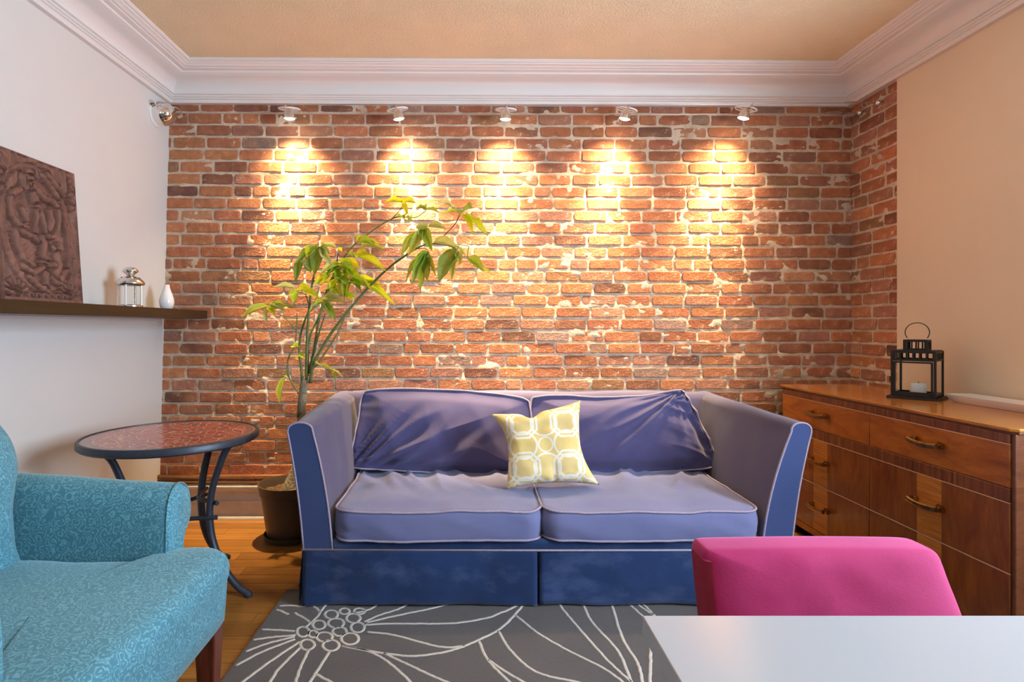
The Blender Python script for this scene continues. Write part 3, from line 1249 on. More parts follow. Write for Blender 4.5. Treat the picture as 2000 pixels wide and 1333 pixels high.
# seat: T-shaped cushion whose ears wrap in front of the arms
tpoly = [(-1.220, 0.97), (-1.000, 0.968), (-0.845, 0.966), (-0.818, 0.955), (-0.812, 0.90), (-0.774, 0.868), (-0.739, 0.858), (-0.689, 0.870), (-0.666, 0.92), (-0.660, 1.05), (-0.658, 1.22), (-0.660, 1.38),
         (-0.664, 1.50), (-0.676, 1.548), (-0.719, 1.572), (-0.774, 1.566), (-0.815, 1.54), (-0.820, 1.49), (-0.845, 1.474), (-1.000, 1.472), (-1.220, 1.47), (-1.235, 1.3), (-1.235, 1.1)]
tc = Vector((-0.93, 1.22, 0))
tout = [(a - tc.x, b - tc.y) for a, b in dens(tpoly, 7)]
sprof = [(0.02, 0.0), (0.9, 0.0), (0.975, 0.004), (0.985, 0.05), (0.992, 0.10), (0.996, 0.112), (1.006, 0.122), (1.010, 0.140), (1.004, 0.158), (0.985, 0.174), (0.95, 0.186), (0.9, 0.193), (0.8, 0.199), (0.65, 0.204), (0.45, 0.208), (0.25, 0.21), (0.02, 0.21)]
SZ = 0.300
cushion(tout, sprof, lambda a, b, h: (0, 0, 0.006 * fbm(a * 4, b * 4, 1, 2) * sstep(0.1, 0.18, h)), lambda a, b, h: Vector((tc.x + a, tc.y + b, SZ + h)), 'seat', M['damask'], ac)


def ac_arm(y_in, s, name='arm'):
    """scrolled arm; y_in = inner face, s = +1 when the scroll rolls toward +y"""
    sec = [(0.0, 0.30), (0.0, 0.50), (0.002, 0.58), (0.010, 0.630), (0.028, 0.660), (0.056, 0.674), (0.088, 0.668), (0.115, 0.645), (0.126, 0.610), (0.122, 0.578), (0.106, 0.552), (0.090, 0.535),
           (0.084, 0.510), (0.082, 0.45), (0.082, 0.30)]
    sec = [(q.x, q.y) for q in spline([(a, b, 0) for a, b in sec], 4)]
    rings = []
    for i, (x, k, dz) in enumerate(((-1.33, 1.0, 0.028), (-1.25, 1, 0.024), (-1.1, 1, 0.014), (-0.95, 1, 0.003), (-0.83, 1, -0.003), (-0.812, 0.995, -0.004), (-0.803, 0.97, -0.005), (-0.800, 0.92, -0.008))):
        cyy, czz = 0.055, 0.5
        rings.append([Vector((x, y_in + s * (cyy + (a - cyy) * k), czz + (b - czz) * k + dz * sstep(0.4, 0.6, b))) for a, b in sec])
    o = MB().rings(rings).build(name, M['damask'], ac, smooth=60)
    seam = [Vector((-0.806, y_in + s * (0.055 + (a - 0.055) * 0.98), 0.5 + (b - 0.5) * 0.98)) for a, b in sec]
    MB().tube(seam, 0.0022, 5).build('seam', M['damask'], o, smooth=180)


ac_arm(1.474, 1)
ac_arm(0.962, -1)

# back: rounded, waisted pad leaning slightly
bpoly = [(0.965, 0.45), (0.97, 0.55), (0.975, 0.64), (0.962, 0.70), (0.938, 0.78), (0.948, 0.88), (1.00, 0.955), (1.10, 0.985), (1.22, 0.99), (1.34, 0.985), (1.44, 0.955), (1.492, 0.88), (1.50, 0.78), (1.478, 0.70), (1.465, 0.64), (1.47, 0.55), (1.475, 0.45), (1.22, 0.44)]
bout = [(q.x - 1.22, q.y - 0.70) for q in spline([(a, b, 0) for a, b in bpoly], 6, closed=True)]
bprof = [(0.02, -0.09), (0.8, -0.085), (0.95, -0.07), (0.995, -0.04), (1.0, 0.0), (0.995, 0.03), (0.97, 0.055), (0.92, 0.072), (0.8, 0.088), (0.6, 0.098), (0.3, 0.104), (0.02, 0.105)]
cushion(bout, bprof, lambda a, b, h: 0.0, lambda a, b, h: Vector((-1.270 + h - b * 0.10 + 0.012 * math.cos(b * 9), 1.22 + a, 0.68 + b * (1 if b < 0 else 0.80))), 'backrest', M['damask'], ac)
MB().box(-1.30, -0.695, 0.90, 1.545, 0.285, 0.335).build('rail', M['damask'], ac, bevel=0.012)
for x0, y0, dx in ((-0.712, 1.515, 0.0), (-0.712, 0.925, 0.0), (-1.29, 1.5, -0.05), (-1.29, 0.94, -0.05)):
    t = MB()
    t.rings([[Vector((x0 + sx * h * 0.5 + (dx if zz < 0.02 else 0), y0 + sy * h * 0.5, zz)) for sx, sy in ((-1, -1), (1, -1), (1, 1), (-1, 1))] for zz, h in (((0.0118 if x0 > -1 else 0.0), 0.034), (0.30, 0.058))])
    t.build('leg', M['mahogany'], ac, bevel=0.004)

# ------------------------------------------------------------------ round side table
TX, TY = -1.246, 2.335
st = thing('side_table', 'round side table with red mosaic top and curved dark iron legs by the left wall', 'table', (TX, TY, 0))
o = MB().lathe([(0.0005, 0.640), (0.322, 0.640), (0.322, 0.652), (0.0005, 0.652)], (TX, TY, 0), 72, cap=True).build('table_top', M['mosaic'], st, smooth=30)
MB().lathe([(0.30, 0.624), (0.328, 0.624), (0.334, 0.630), (0.334, 0.650), (0.330, 0.655), (0.321, 0.655), (0.321, 0.6515), (0.30, 0.6515)], (TX, TY, 0), 72, cap=False).add(
    *(lambda n: ([(TX + math.cos(2 * PI * k / n) * 0.31, TY + math.sin(2 * PI * k / n) * 0.31, 0.626) for k in range(n)], [tuple(range(n))]))(48)).build('rim', M['iron'], st, smooth=40)


def table_leg(a, name='leg'):
    pts = []
    for r, z in ((0.265, 0.626), (0.232, 0.585), (0.205, 0.52), (0.178, 0.44), (0.165, 0.36), (0.166, 0.29), (0.178, 0.22), (0.205, 0.15), (0.245, 0.085), (0.292, 0.035), (0.335, 0.010)):
        pts.append((TX + r * math.cos(a), TY + r * math.sin(a), z))
    q = spline(pts, 4)
    lg = MB().tube(q, 0.0165, 10, flat=0.8).build(name, M['iron'], st, smooth=60)
    e = pts[-1]
    MB().lathe([(0.006, 0.0), (0.016, 0.0), (0.017, 0.012), (0.010, 0.020), (0.003, 0.022)], (e[0], e[1], 0), 14).build('foot', M['iron'], lg, smooth=40)
    t0 = pts[0]
    MB().box(t0[0] - 0.022, t0[0] + 0.022, t0[1] - 0.016, t0[1] + 0.016, 0.618, 0.626).build('bracket', M['iron'], lg)


angs = [math.radians(-8), math.radians(76), math.radians(236)]
for a in angs:
    table_leg(a)
for (i, j, z) in ((0, 2, 0.315), (1, 0, 0.372), (1, 2, 0.345)):
    a, b = angs[i], angs[j]
    r = 0.168
    p0 = Vector((TX + (r + 0.03) * math.cos(a), TY + (r + 0.03) * math.sin(a), z))
    p1 = Vector((TX + (r + 0.03) * math.cos(b), TY + (r + 0.03) * math.sin(b), z))
    mid = (p0 + p1) / 2
    c = Vector((TX, TY, z))
    mid = mid + (c - mid) * 0.35
    MB().tube(spline([p0, mid, p1], 8), 0.009, 8).build('stretcher', M['iron'], st, smooth=60)

# ------------------------------------------------------------------ dresser along the right wall
DF = 1.700                                    # front plane
DY0, DY1, DYM = 1.770, 3.100, 2.420
dr = thing('dresser', 'long polished walnut dresser with six brass-handled drawers along the right wall', 'dresser', (1.93, 2.435, 0))
cs = MB()
cs.box(DF + 0.016, 2.163, DY0 + 0.012, DY1 - 0.004, 0.085, 0.755)
cs.build('carcass', M['walnut_side'], dr)
MB().box(DF + 0.004, 2.163, DY0, DY0 + 0.014, 0.0, 0.757).build('side_panel', M['walnut_side'], dr, bevel=0.003)
MB().box(DF + 0.004, 2.163, DY1 - 0.006, DY1 + 0.006, 0.0, 0.757).build('side_panel', M['walnut_side'], dr, bevel=0.003)
top = MB().prism([(DF - 0.008, DY0 + 0.012), (DF + 0.010, DY0 - 0.008), (2.166, DY0 - 0.008), (2.166, DY1 + 0.010), (DF - 0.008, DY1 + 0.010)], 0.764, 0.777, 'z')
top.build('top', M['walnut_top'], dr, bevel=0.003)
MB().prism([(DF - 0.002, DY0 + 0.012), (DF + 0.012, DY0 - 0.004), (2.164, DY0 - 0.004), (2.164, DY1 + 0.006), (DF - 0.002, DY1 + 0.006)], 0.755, 0.7645, 'z').build('top_edge', M['walnut_dark'], dr, bevel=0.002)


def handle(yc, zc, parent):
    h = MB()
    x = DF - 0.004
    for s in (-1, 1):
        # fan-shaped rosette with fluting
        for k in range(4):
            h.box(x - 0.012, x, yc + s * (0.050 + 0.0065 * k) - 0.0028, yc + s * (0.050 + 0.0065 * k) + 0.0028, zc - 0.011 + 0.0012 * k, zc + 0.016 - 0.0012 * k)
        h.lathe([(0.004, 0.0), (0.004, -0.022), (0.007, -0.026), (0.004, -0.030)], (x, yc + s * 0.055, zc + 0.003), 10, axis='x')
    pts = [(x - 0.026 - 0.006 * (1 - t * t), yc + t * 0.070, zc + 0.003 - 0.006 * (1 - t * t)) for t in [k / 10 * 2 - 1 for k in range(11)]]
    h.tube(pts, 0.0068, 8, flat=1.5)
    return h.build('handle', M['brass'], parent, smooth=40)


rows = [(0.5845, 0.7235, False), (0.3135, 0.5360, True), (0.0865, 0.3105, True)]
cols = [(DY0 + 0.016, DYM - 0.0022), (DYM + 0.0022, DY1 - 0.003)]
for za, zb, inl in rows:
    for ya, yb in cols:
        d = MB().box(DF, DF + 0.018, ya, yb, za, zb).build('drawer', M['walnut_low_shaded'] if inl else M['walnut'], dr, bevel=0.0025)
        yc = (ya + yb) / 2
        if inl:
            MB().box(DF - 0.0012, DF + 0.004, yc - 0.056, yc + 0.056, za + 0.002, zb - 0.002).build('inlay', M['inlay_light'], d)
        handle(yc, (za + zb) / 2 + 0.008, d)
        MB().box(DF - 0.0014, DF + 0.010, ya, yb, zb - 0.0008, zb + 0.0018).build('stringing', M['line'], d)
for za, zb in ((0.7255, 0.755), (0.538, 0.583)):
    MB().box(DF - 0.001, DF + 0.018, DY0 + 0.016, DY1 - 0.003, za, zb).build('veneer_band', M['zebra'], dr, bevel=0.002)
for z in (0.3120, 0.5370, 0.5838, 0.7244):
    MB().box(DF + 0.004, DF + 0.017, DY0 + 0.016, DY1 - 0.003, z - 0.0012, z + 0.0012).build('reveal', M['void'], dr)
# plinth: rail with bracket feet and dark openings between them
MB().box(DF + 0.004, DF + 0.03, DY0 + 0.014, DY1 - 0.004, 0.048, 0.085).build('plinth_rail', M['walnut'], dr, bevel=0.003)
for ya, yb in ((DY0 + 0.014, DY0 + 0.09), (DYM - 0.06, DYM + 0.06), (DY1 - 0.09, DY1 - 0.004)):
    MB().prism([(ya, 0.0), (yb, 0.0), (yb, 0.048), (ya, 0.048)], DF + 0.004, DF + 0.03, 'x').build('foot', M['walnut'], dr, bevel=0.004)
MB().box(DF + 0.06, DF + 0.065, DY0 + 0.02, DY1 - 0.01, 0.0, 0.085).build('plinth_back', M['void'], dr)
for ya in (DY0 + 0.014, DY1 - 0.05):
    MB().box(2.10, 2.155, ya, ya + 0.04, 0, 0.085).build('foot', M['walnut_side'], dr)

# ------------------------------------------------------------------ black square lantern
LX, LY, LZ = 1.985, 2.520, 0.777
bl = thing('lantern', 'black square metal candle lantern with slotted top and ring handle on the dresser', 'lantern', (LX, LY, LZ))
ROT = Matrix.Rotation(math.radians(41), 3, 'Z')


def lrot(mb):
    mb.v = [Vector((LX, LY, LZ)) + ROT @ Vector(q) for q in mb.v]
    return mb


def lb(name, mat, parent, *boxes, bevel=0.001):
    mb = MB()
    for b in boxes:
        mb.box(*b)
    return lrot(mb).build(name, mat, parent, bevel=bevel)


BM = M['black_metal']
hb = 0.076
lb('base', BM, bl, (-0.094, 0.094, -0.094, 0.094, 0.0, 0.011))
lb('floor_plate', BM, bl, (-hb, hb, -hb, hb, 0.011, 0.019))
for sx in (-1, 1):
    for sy in (-1, 1):
        lb('post', BM, bl, (sx * hb - 0.0045, sx * hb + 0.0045, sy * hb - 0.0045, sy * hb + 0.0045, 0.011, 0.212))
HT = 0.168
for k in range(4):
    q = Matrix.Rotation(k * PI / 2, 3, 'Z')

    def side(name, mat, parent, boxes):
        mb = MB()
        for b in boxes:
            mb.box(*b)
        mb.v = [q @ v for v in mb.v]
        return lrot(mb).build(name, mat, parent)
    for z0_, z1_ in ((HT, HT + 0.009), (0.203, 0.212), (0.016, 0.026)):
        side('rail', BM, bl, [(-hb, hb, -hb - 0.002, -hb + 0.002, z0_, z1_)])
    for j in range(7):
        a = -hb + 0.006 + j * (2 * hb - 0.012) / 6
        side('slat', BM, bl, [(a - 0.0032, a + 0.0032, -hb - 0.0015, -hb + 0.0015, HT + 0.009, 0.203)])
    side('pane', M['glass'], bl, [(-hb + 0.004, hb - 0.004, -hb - 0.0008, -hb + 0.0008, 0.026, HT)])
    ht = 0.040
    for z0_, z1_ in ((0.215, 0.221), (0.252, 0.258)):
        side('turret_rail', BM, bl, [(-ht, ht, -ht - 0.002, -ht + 0.002, z0_, z1_)])
    side('turret_post', BM, bl, [(-ht - 0.003, -ht + 0.003, -ht - 0.003, -ht + 0.003, 0.215, 0.258)])
    for j in range(4):
        a = -ht + 0.005 + j * (2 * ht - 0.010) / 3
        side('slat', BM, bl, [(a - 0.0028, a + 0.0028, -ht - 0.0015, -ht + 0.0015, 0.221, 0.252)])
# door frame on the left front face with a small latch
q = Matrix.Rotation(-PI / 2, 3, 'Z')
mb = MB()
for b in ((-hb + 0.006, -hb + 0.014, -hb - 0.006, -hb - 0.002, 0.026, 0.166), (hb - 0.014, hb - 0.006, -hb - 0.006, -hb - 0.002, 0.026, 0.166), (-hb + 0.006, hb - 0.006, -hb - 0.006, -hb - 0.002, 0.026, 0.033), (-hb + 0.006, hb - 0.006, -hb - 0.006, -hb - 0.002, 0.159, 0.166)):
    mb.box(*b)
mb.v = [q @ v for v in mb.v]
dd = lrot(mb).build('door', BM, bl)
mb = MB().box(-hb - 0.008, -hb + 0.004, -hb - 0.010, -hb - 0.004, 0.075, 0.098)
mb.v = [q @ v for v in mb.v]
lrot(mb).build('latch', BM, dd)
roof_ring = [(-hb, hb, -hb, -0.040, 0.2105, 0.2155), (-hb, hb, 0.040, hb, 0.2105, 0.2155), (-hb, -0.040, -0.040, 0.040, 0.2105, 0.2155), (0.040, hb, -0.040, 0.040, 0.2105, 0.2155)]
lb('roof', BM, bl, *roof_ring)
lb('turret_cap', BM, bl, (-0.043, 0.043, -0.043, 0.043, 0.257, 0.262))
dirv = Vector((0.93, -0.36, 0)).normalized()
ringpts = []
for k in range(25):
    a = -0.62 + k / 24 * (PI + 1.24)
    ringpts.append(Vector((LX, LY, LZ + 0.294)) + dirv * (0.045 * math.cos(a)) + Vector((0, 0, 0.043 * math.sin(a))))
MB().tube(ringpts, 0.0020, 6).build('handle', BM, bl, smooth=180)
# candle inside
cd = thing('candle', 'short white pillar candle standing inside the black lantern', 'candle', (LX + 0.012, LY + 0.01, LZ + 0.019))
MB().lathe([(0.004, 0.0), (0.029, 0.0), (0.030, 0.004), (0.030, 0.044), (0.027, 0.048), (0.018, 0.045), (0.003, 0.044)], (LX + 0.012, LY + 0.01, LZ + 0.0192), 28).build('wax_body', M['wax'], cd, smooth=45)
MB().tube([(LX + 0.012, LY + 0.01, LZ + 0.060), (LX + 0.013, LY + 0.01, LZ + 0.068), (LX + 0.016, LY + 0.01, LZ + 0.072)], 0.0012, 5).build('wick', M['void'], cd)

# white long platter
dish_c = Vector((2.085, 2.13, 0.777))
do = rrect(0.120, 0.60, 0.012, 6, 10)
dprof = [(0.02, 0.0, 0.0), (0.80, 0.86, 0.0), (0.84, 0.90, 0.002), (1.0, 1.0, 0.028), (1.02, 1.004, 0.031), (0.96, 0.985, 0.030), (0.78, 0.86, 0.008), (0.02, 0.02, 0.006)]
mb = MB().rings([[dish_c + Vector((a * s1, b * s2, h + 0.0004)) for a, b in do] for s1, s2, h in dprof])
tag(mb.build('serving_dish', M['dish'], None, smooth=35), 'long narrow white serving dish on the dresser against the right wall', 'dish')

# ------------------------------------------------------------------ magenta dining chair and white table
ch = thing('dining_chair', 'magenta suede dining chair tucked behind the white table', 'chair', (0.66, 0.86, 0))
OUTL = [(1393, 1290), (1389, 1240), (1385, 1204), (1380, 1160), (1376, 1120), (1374, 1095), (1375, 1084), (1380, 1077), (1390, 1074.5), (1440, 1073), (1500, 1072), (1560, 1071.2), (1610, 1070.8), (1670, 1071), (1720, 1071.5), (1780, 1072.5), (1812, 1074), (1827, 1077.5),
        (1838, 1087), (1846, 1105), (1858, 1138), (1871, 1170), (1884, 1204), (1897, 1240), (1912, 1290), (1860, 1294), (1780, 1294), (1700, 1294), (1620, 1294), (1540, 1294), (1460, 1294), (1420, 1294)]


def chair_pt(x, y):
    return P(x, y, 1.000 - (y - 1072) / 190 * 0.055)


fr = spline([chair_pt(a, b) for a, b in OUTL], 3, closed=True)
cen = sum(fr, Vector()) / len(fr)


def insetp(k, dy):
    out = []
    for p in fr:
        d = p - cen
        out.append(cen + d * k + Vector((0, dy + (0.0025 * noise.noise((d.x * 14 * k, d.z * 20 * k, 3.0)) if k < 0.97 else 0), 0)))
    return out


prof = [(0.02 + 0.95 * (i / 16), -0.013 * (1 - (i / 16) ** 5)) for i in range(17)] + [(0.985, 0.002), (0.995, 0.006), (1.0, 0.012), (1.001, 0.03), (1.0, 0.05), (0.99, 0.058), (0.9, 0.064), (0.02, 0.068)]
bk_o = MB().rings([insetp(k, dy) for k, dy in prof]).build('backrest', M['pink'], ch, smooth=180)
# dark strip down the left side, its shade put into the colour
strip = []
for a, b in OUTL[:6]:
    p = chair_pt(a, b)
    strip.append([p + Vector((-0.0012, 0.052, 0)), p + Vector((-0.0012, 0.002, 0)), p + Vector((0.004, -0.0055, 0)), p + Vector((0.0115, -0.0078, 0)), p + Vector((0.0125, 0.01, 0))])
MB().rings(strip).build('side_shade', M['pink_shaded'], bk_o, smooth=50)
cxx = cen.x
MB().rings([[Vector((cxx + sx * w, yy, z)) for sx, yy in ((-0.215, 0.52), (0.215, 0.52), (0.225, 0.955), (-0.225, 0.955))] for z, w in ((0.395, 0.96), (0.405, 1.0), (0.44, 1.0), (0.452, 0.97))]).build('seat', M['pink'], ch, bevel=0.008, seg=3)
MB().rings([[Vector((cxx + sx, yy, z)) for sx, yy in ((-0.21, 0.90 + dz), (0.21, 0.90 + dz), (0.21, 0.97 + dz), (-0.21, 0.97 + dz))] for z, dz in ((0.40, -0.005), (0.56, 0.01))]).build('back_support', M['pink_shaded'], ch, bevel=0.006)
for sx in (-0.19, 0.19):
    for yy in (0.55, 0.92):
        MB().rings([[Vector((cxx + sx + a * h, yy + b * h, z)) for a, b in ((-1, -1), (1, -1), (1, 1), (-1, 1))] for z, h in (((0.0118 if yy > 0.7 else 0.0), 0.014), (0.40, 0.021))]).build('leg', M['walnut_dark'], ch, bevel=0.002)

dt = thing('dining_table', 'plain white rectangular dining table in the front right corner', 'table', (0.95, 0.35, 0))
MB().box(0.2385, 1.72, -0.12, 0.797, 0.662, 0.6902).build('table_top', M['table_white'], dt, bevel=0.0015)
for x0 in (0.2600, 1.66):
    for y0 in (-0.09, 0.735):
        MB().box(x0, x0 + 0.045, y0, y0 + 0.045, 0.0118 if y0 > 0.5 else 0.0, 0.662).build('leg', M['table_white'], dt, bevel=0.002)
MB().box(0.28, 1.68, -0.08, -0.06, 0.60, 0.662).build('apron', M['table_white'], dt)
MB().box(0.28, 1.68, 0.745, 0.765, 0.60, 0.662).build('apron', M['table_white'], dt)

# ------------------------------------------------------------------ rug with tufted flower lines
rug = thing('rug', 'dark grey area rug with cream tufted flower line drawing on the wooden floor', 'rug', (0.5, 1.6, 0))
RZ = 0.011
mb = MB()
mb.prism([(-0.783, 0.75), (1.62, 0.75), (1.62, 2.33), (-0.772, 2.33)], 0.0005, RZ, 'z')
mb.build('pile', M['rug'], rug, bevel=0.004)


def floor_pt(zx, zy):
    """lines were measured on a 2.062x enlargement whose corner is (430, 1150)"""
    px_, py_ = 430 + zx / 2.062, 1150 + zy / 2.062
    yy = (CZ - RZ) * F / (py_ - 637)
    return Vector(((px_ - 925) / F * yy, yy, RZ))


def in_rug(p):
    return -0.765 < p.x < 1.6 and 0.77 < p.y < 2.32


LINES = [
    [(300, 172), (240, 168), (160, 165)], [(305, 188), (215, 196), (125, 208)], [(300, 195), (190, 222), (92, 258)], [(300, 205), (170, 255), (50, 318)], [(320, 215), (200, 295), (90, 377), (20, 430)],
    [(322, 238), (240, 320), (200, 377), (150, 460)], [(355, 248), (322, 320), (303, 377), (275, 470)], [(440, 255), (385, 340), (362, 377), (320, 470)], [(388, 347), (415, 362), (445, 377), (520, 420)],
    [(590, 175), (690, 186), (800, 215), (900, 237), (985, 232)], [(580, 147), (680, 142), (780, 142), (940, 140), (1070, 120), (1130, 98), (1165, 84), (1230, 50)], [(580, 135), (640, 108), (715, 84), (760, 60)],
    [(590, 138), (700, 112), (840, 83), (930, 60)], [(490, 232), (600, 252), (690, 266), (790, 272), (930, 250), (1040, 208), (1130, 160), (1200, 90), (1230, 50)], [(500, 232), (600, 255), (680, 300), (765, 377), (850, 470)],
    [(660, 262), (780, 318), (910, 377), (1080, 440)], [(1042, 213), (1075, 285), (1165, 377), (1260, 450)], [(1080, 288), (1140, 330), (1220, 377), (1340, 440)], [(1120, 172), (1170, 250), (1270, 335), (1435, 377), (1600, 410)],
    [(1190, 108), (1280, 180), (1400, 250), (1540, 320), (1620, 377), (1700, 450)], [(1360, 50), (1380, 85), (1470, 190), (1560, 290), (1655, 377), (1700, 420)], [(1452, 45), (1465, 72), (1500, 140), (1600, 250), (1655, 377)],
    [(1572, 45), (1580, 75), (1620, 200), (1680, 300), (1700, 377), (1710, 430)], [(1630, 50), (1660, 75), (1720, 130), (1790, 200)], [(1660, 45), (1700, 78), (1750, 110)], [(1700, 60), (1730, 90), (1745, 112)],
    [(1735, 200), (1733, 260), (1730, 377), (1720, 470)], [(240, 70), (285, 69), (330, 72), (352, 66)], [(228, 85), (250, 93), (275, 105)], [(300, 98), (335, 118), (365, 138)], [(370, 66), (400, 98), (365, 138)], [(400, 98), (425, 66), (440, 45)],
    [(540, 100), (600, 85), (640, 60)], [(365, 138), (345, 155)],
]
for ln in LINES:
    pts = [p for p in spline([floor_pt(a, b) for a, b in ln], 10) if in_rug(p)]
    if len(pts) < 2:
        continue
    pts = [p + Vector((0.0022 * noise.noise((p.x * 70, p.y * 70, 1)), 0.0022 * noise.noise((p.x * 70, p.y * 70, 8)), 0)) for p in pts]
    mb = MB().tube(pts, 0.0060, 6, flat=0.33)
    mb.build('flower_line', M['rug_line'], rug, smooth=180)
CIRC = [(447, 105, 26, 17), (535, 120, 28, 18), (397, 147, 25, 18), (466, 140, 32, 19), (333, 175, 25, 20), (373, 184, 18, 14), (480, 174, 28, 18), (553, 157, 28, 20), (419, 196, 32, 19), (522, 203, 35, 23), (350, 227, 28, 21), (445, 230, 33, 22), (500, 92, 20, 12), (560, 92, 22, 12)]
for cx, cy, rx, ry in CIRC:
    pts = [floor_pt(cx + rx * math.cos(2 * PI * k / 24), cy + ry * math.sin(2 * PI * k / 24)) for k in range(24)]
    pts = [p + Vector((0.0018 * noise.noise((p.x * 60, p.y * 60, 1)), 0, 0)) for p in pts]
    MB().tube(pts, 0.0060, 6, closed=True, flat=0.33).build('flower_ring', M['rug_line'], rug, smooth=180)

# ------------------------------------------------------------------ wall shelf and what stands on it
SHZ = 1.1865
sh = thing('wall_shelf', 'dark brown floating wall shelf on the left wall', 'shelf', (-1.63, 1.6, SHZ - 0.047))
MB().prism([(xl(SHZ) - 0.004, 0.35), (-1.468, 0.35), (-1.512, 3.198), (xl(SHZ) - 0.004, 3.198)], SHZ - 0.047, SHZ, 'z').build('board', M['shelf'], sh, bevel=0.0015)
MB().box(xl(SHZ) - 0.004, xl(SHZ) + 0.02, 0.4, 3.15, SHZ - 0.060, SHZ - 0.046).build('wall_cleat', M['trim'], sh)

# carved wooden panel leaning on the wall
cp = thing('carved_panel', 'reddish brown wooden panel carved with a figure inside an oval, leaning on the shelf', 'carving', (-1.70, 2.2, SHZ))
PW_, PH_, PY0 = 0.405, 0.563, 1.995


def cap_h(u, v, pts, r):
    best = 1e9
    for (x0, y0), (x1, y1) in zip(pts, pts[1:]):
        dx, dy = x1 - x0, (y1 - y0) * 1.4
        L2 = dx * dx + dy * dy or 1e-9
        t = max(0, min(1, ((u - x0) * dx + (v - y0) * 1.4 * dy) / L2))
        d = math.hypot(u - x0 - dx * t, (v - y0) * 1.4 - dy * t)
        best = min(best, d)
    q = best / r
    return math.sqrt(max(0, 1 - q * q)) if q < 1 else (-1.0 if q < 1.45 else 0.0)


STK = [([(0.40, 0.115), (0.41, 0.135)], 0.055), ([(0.40, 0.18), (0.42, 0.25), (0.46, 0.33)], 0.062), ([(0.40, 0.20), (0.28, 0.245), (0.20, 0.28), (0.14, 0.33)], 0.036), ([(0.44, 0.2), (0.56, 0.26), (0.68, 0.27), (0.74, 0.30)], 0.036),
       ([(0.46, 0.355), (0.465, 0.36)], 0.05), ([(0.45, 0.38), (0.42, 0.47), (0.41, 0.53)], 0.036), ([(0.50, 0.38), (0.54, 0.46), (0.57, 0.53)], 0.036), ([(0.14, 0.33), (0.15, 0.44), (0.24, 0.50), (0.32, 0.50)], 0.032),
       ([(0.18, 0.54), (0.20, 0.64), (0.26, 0.72), (0.36, 0.75)], 0.035), ([(0.24, 0.53), (0.38, 0.55), (0.46, 0.58)], 0.030), ([(0.50, 0.55), (0.52, 0.60), (0.50, 0.67), (0.56, 0.70)], 0.045), ([(0.74, 0.33), (0.72, 0.45), (0.66, 0.52), (0.58, 0.53)], 0.03),
       ([(0.62, 0.60), (0.68, 0.63), (0.72, 0.60), (0.70, 0.57)], 0.032), ([(0.68, 0.66), (0.70, 0.72), (0.64, 0.78)], 0.05), ([(0.46, 0.72), (0.58, 0.735), (0.63, 0.72)], 0.03), ([(0.24, 0.76), (0.36, 0.80), (0.48, 0.76)], 0.035),
       ([(0.52, 0.78), (0.60, 0.84), (0.70, 0.86)], 0.032), ([(0.50, 0.80), (0.52, 0.86), (0.46, 0.90)], 0.036), ([(0.30, 0.83), (0.40, 0.88), (0.52, 0.92)], 0.03), ([(0.80, 0.38), (0.83, 0.5), (0.84, 0.62), (0.80, 0.72)], 0.024),
       ([(0.55, 0.10), (0.66, 0.17), (0.74, 0.22)], 0.032), ([(0.62, 0.08), (0.75, 0.15), (0.82, 0.2)], 0.03), ([(0.30, 0.16), (0.32, 0.22)], 0.04), ([(0.62, 0.35), (0.64, 0.42), (0.60, 0.47)], 0.04), ([(0.28, 0.38), (0.32, 0.44)], 0.035)]
for sx in (0, 1):
    for k in range(7):
        a = math.radians(25 + k * 22)
        c = (0.80 if sx else 0.12, 0.955)
        STK.append(([(c[0] + 0.03 * math.cos(a), c[1] - 0.022 * math.sin(a)), (c[0] + 0.15 * math.cos(a), c[1] - 0.10 * math.sin(a))], 0.021))
    for k in range(5):
        c = (0.93 if sx else 0.06, 0.07 + k * 0.05)
        STK.append(([c, (c[0] + (0.02 if k % 2 else -0.02), c[1] + 0.015)], 0.030))
for k in range(6):
    c = (0.30 + 0.085 * k, 0.955)
    STK.append(([(c[0] + 0.03 * math.cos(t), c[1] - 0.02 * math.sin(t)) for t in (0, 1, 2, 3, 4, 5)], 0.014))


def carve(u, v):
    if u < 0.001 or u > 0.999 or v < 0.001 or v > 0.999:
        return 0.0
    if u < 0.012 or u > 0.988 or v < 0.012 or v > 0.966:
        return 0.85
    e = math.hypot((u - 0.47) / 0.43, (v - 0.50) / 0.41)
    h = 0.26 + 0.20 * fbm(u * 12, v * 16, 2.0, 3) + 0.20 * sstep(0.35, 0.75, ridge(u * 11 + 1.2 * math.sin(v * 19), v * 14 + math.sin(u * 17), 0.5))
    band = sstep(0.87, 0.90, e) * (1 - sstep(1.03, 1.06, e))
    if band > 0:
        h = max(h, 0.72 * band + 0.06 * math.sin(math.atan2(v - 0.5, u - 0.47) * 46) * band)
    if 1.06 < e < 1.13 or 0.80 < e < 0.87:
        h = min(h, 0.12)
    if e > 1.13:
        h = max(h, 0.55 + 0.30 * math.sin(9 * noise.noise((u * 5, v * 6, 4.0)) + u * 20))
    for pts, r in STK:
        xs = [q[0] for q in pts]
        ys = [q[1] for q in pts]
        if min(xs) - 1.5 * r < u < max(xs) + 1.5 * r and min(ys) - 1.5 * r < v < max(ys) + 1.5 * r:
            q = cap_h(u, v, pts, r)
            if q > 0:
                h = max(h, 0.34 + 0.70 * q + 0.05 * math.sin(90 * u + 60 * v))
            elif q < 0:
                h = min(h, 0.10 + 0.5 * max(0, h - 0.6))
    return max(0.0, min(1.1, h))


cb = Vector((-1.684, 0, SHZ + 0.0008))
ct = Vector((-1.723, 0, SHZ + PH_))
upv = (ct - cb).normalized()
nrm = Vector((upv.z, 0, -upv.x))


def panel_pt(u, v, h):
    return cb + upv * ((1 - v) * PH_) + Vector((0, PY0 + u * PW_, 0)) + nrm * h


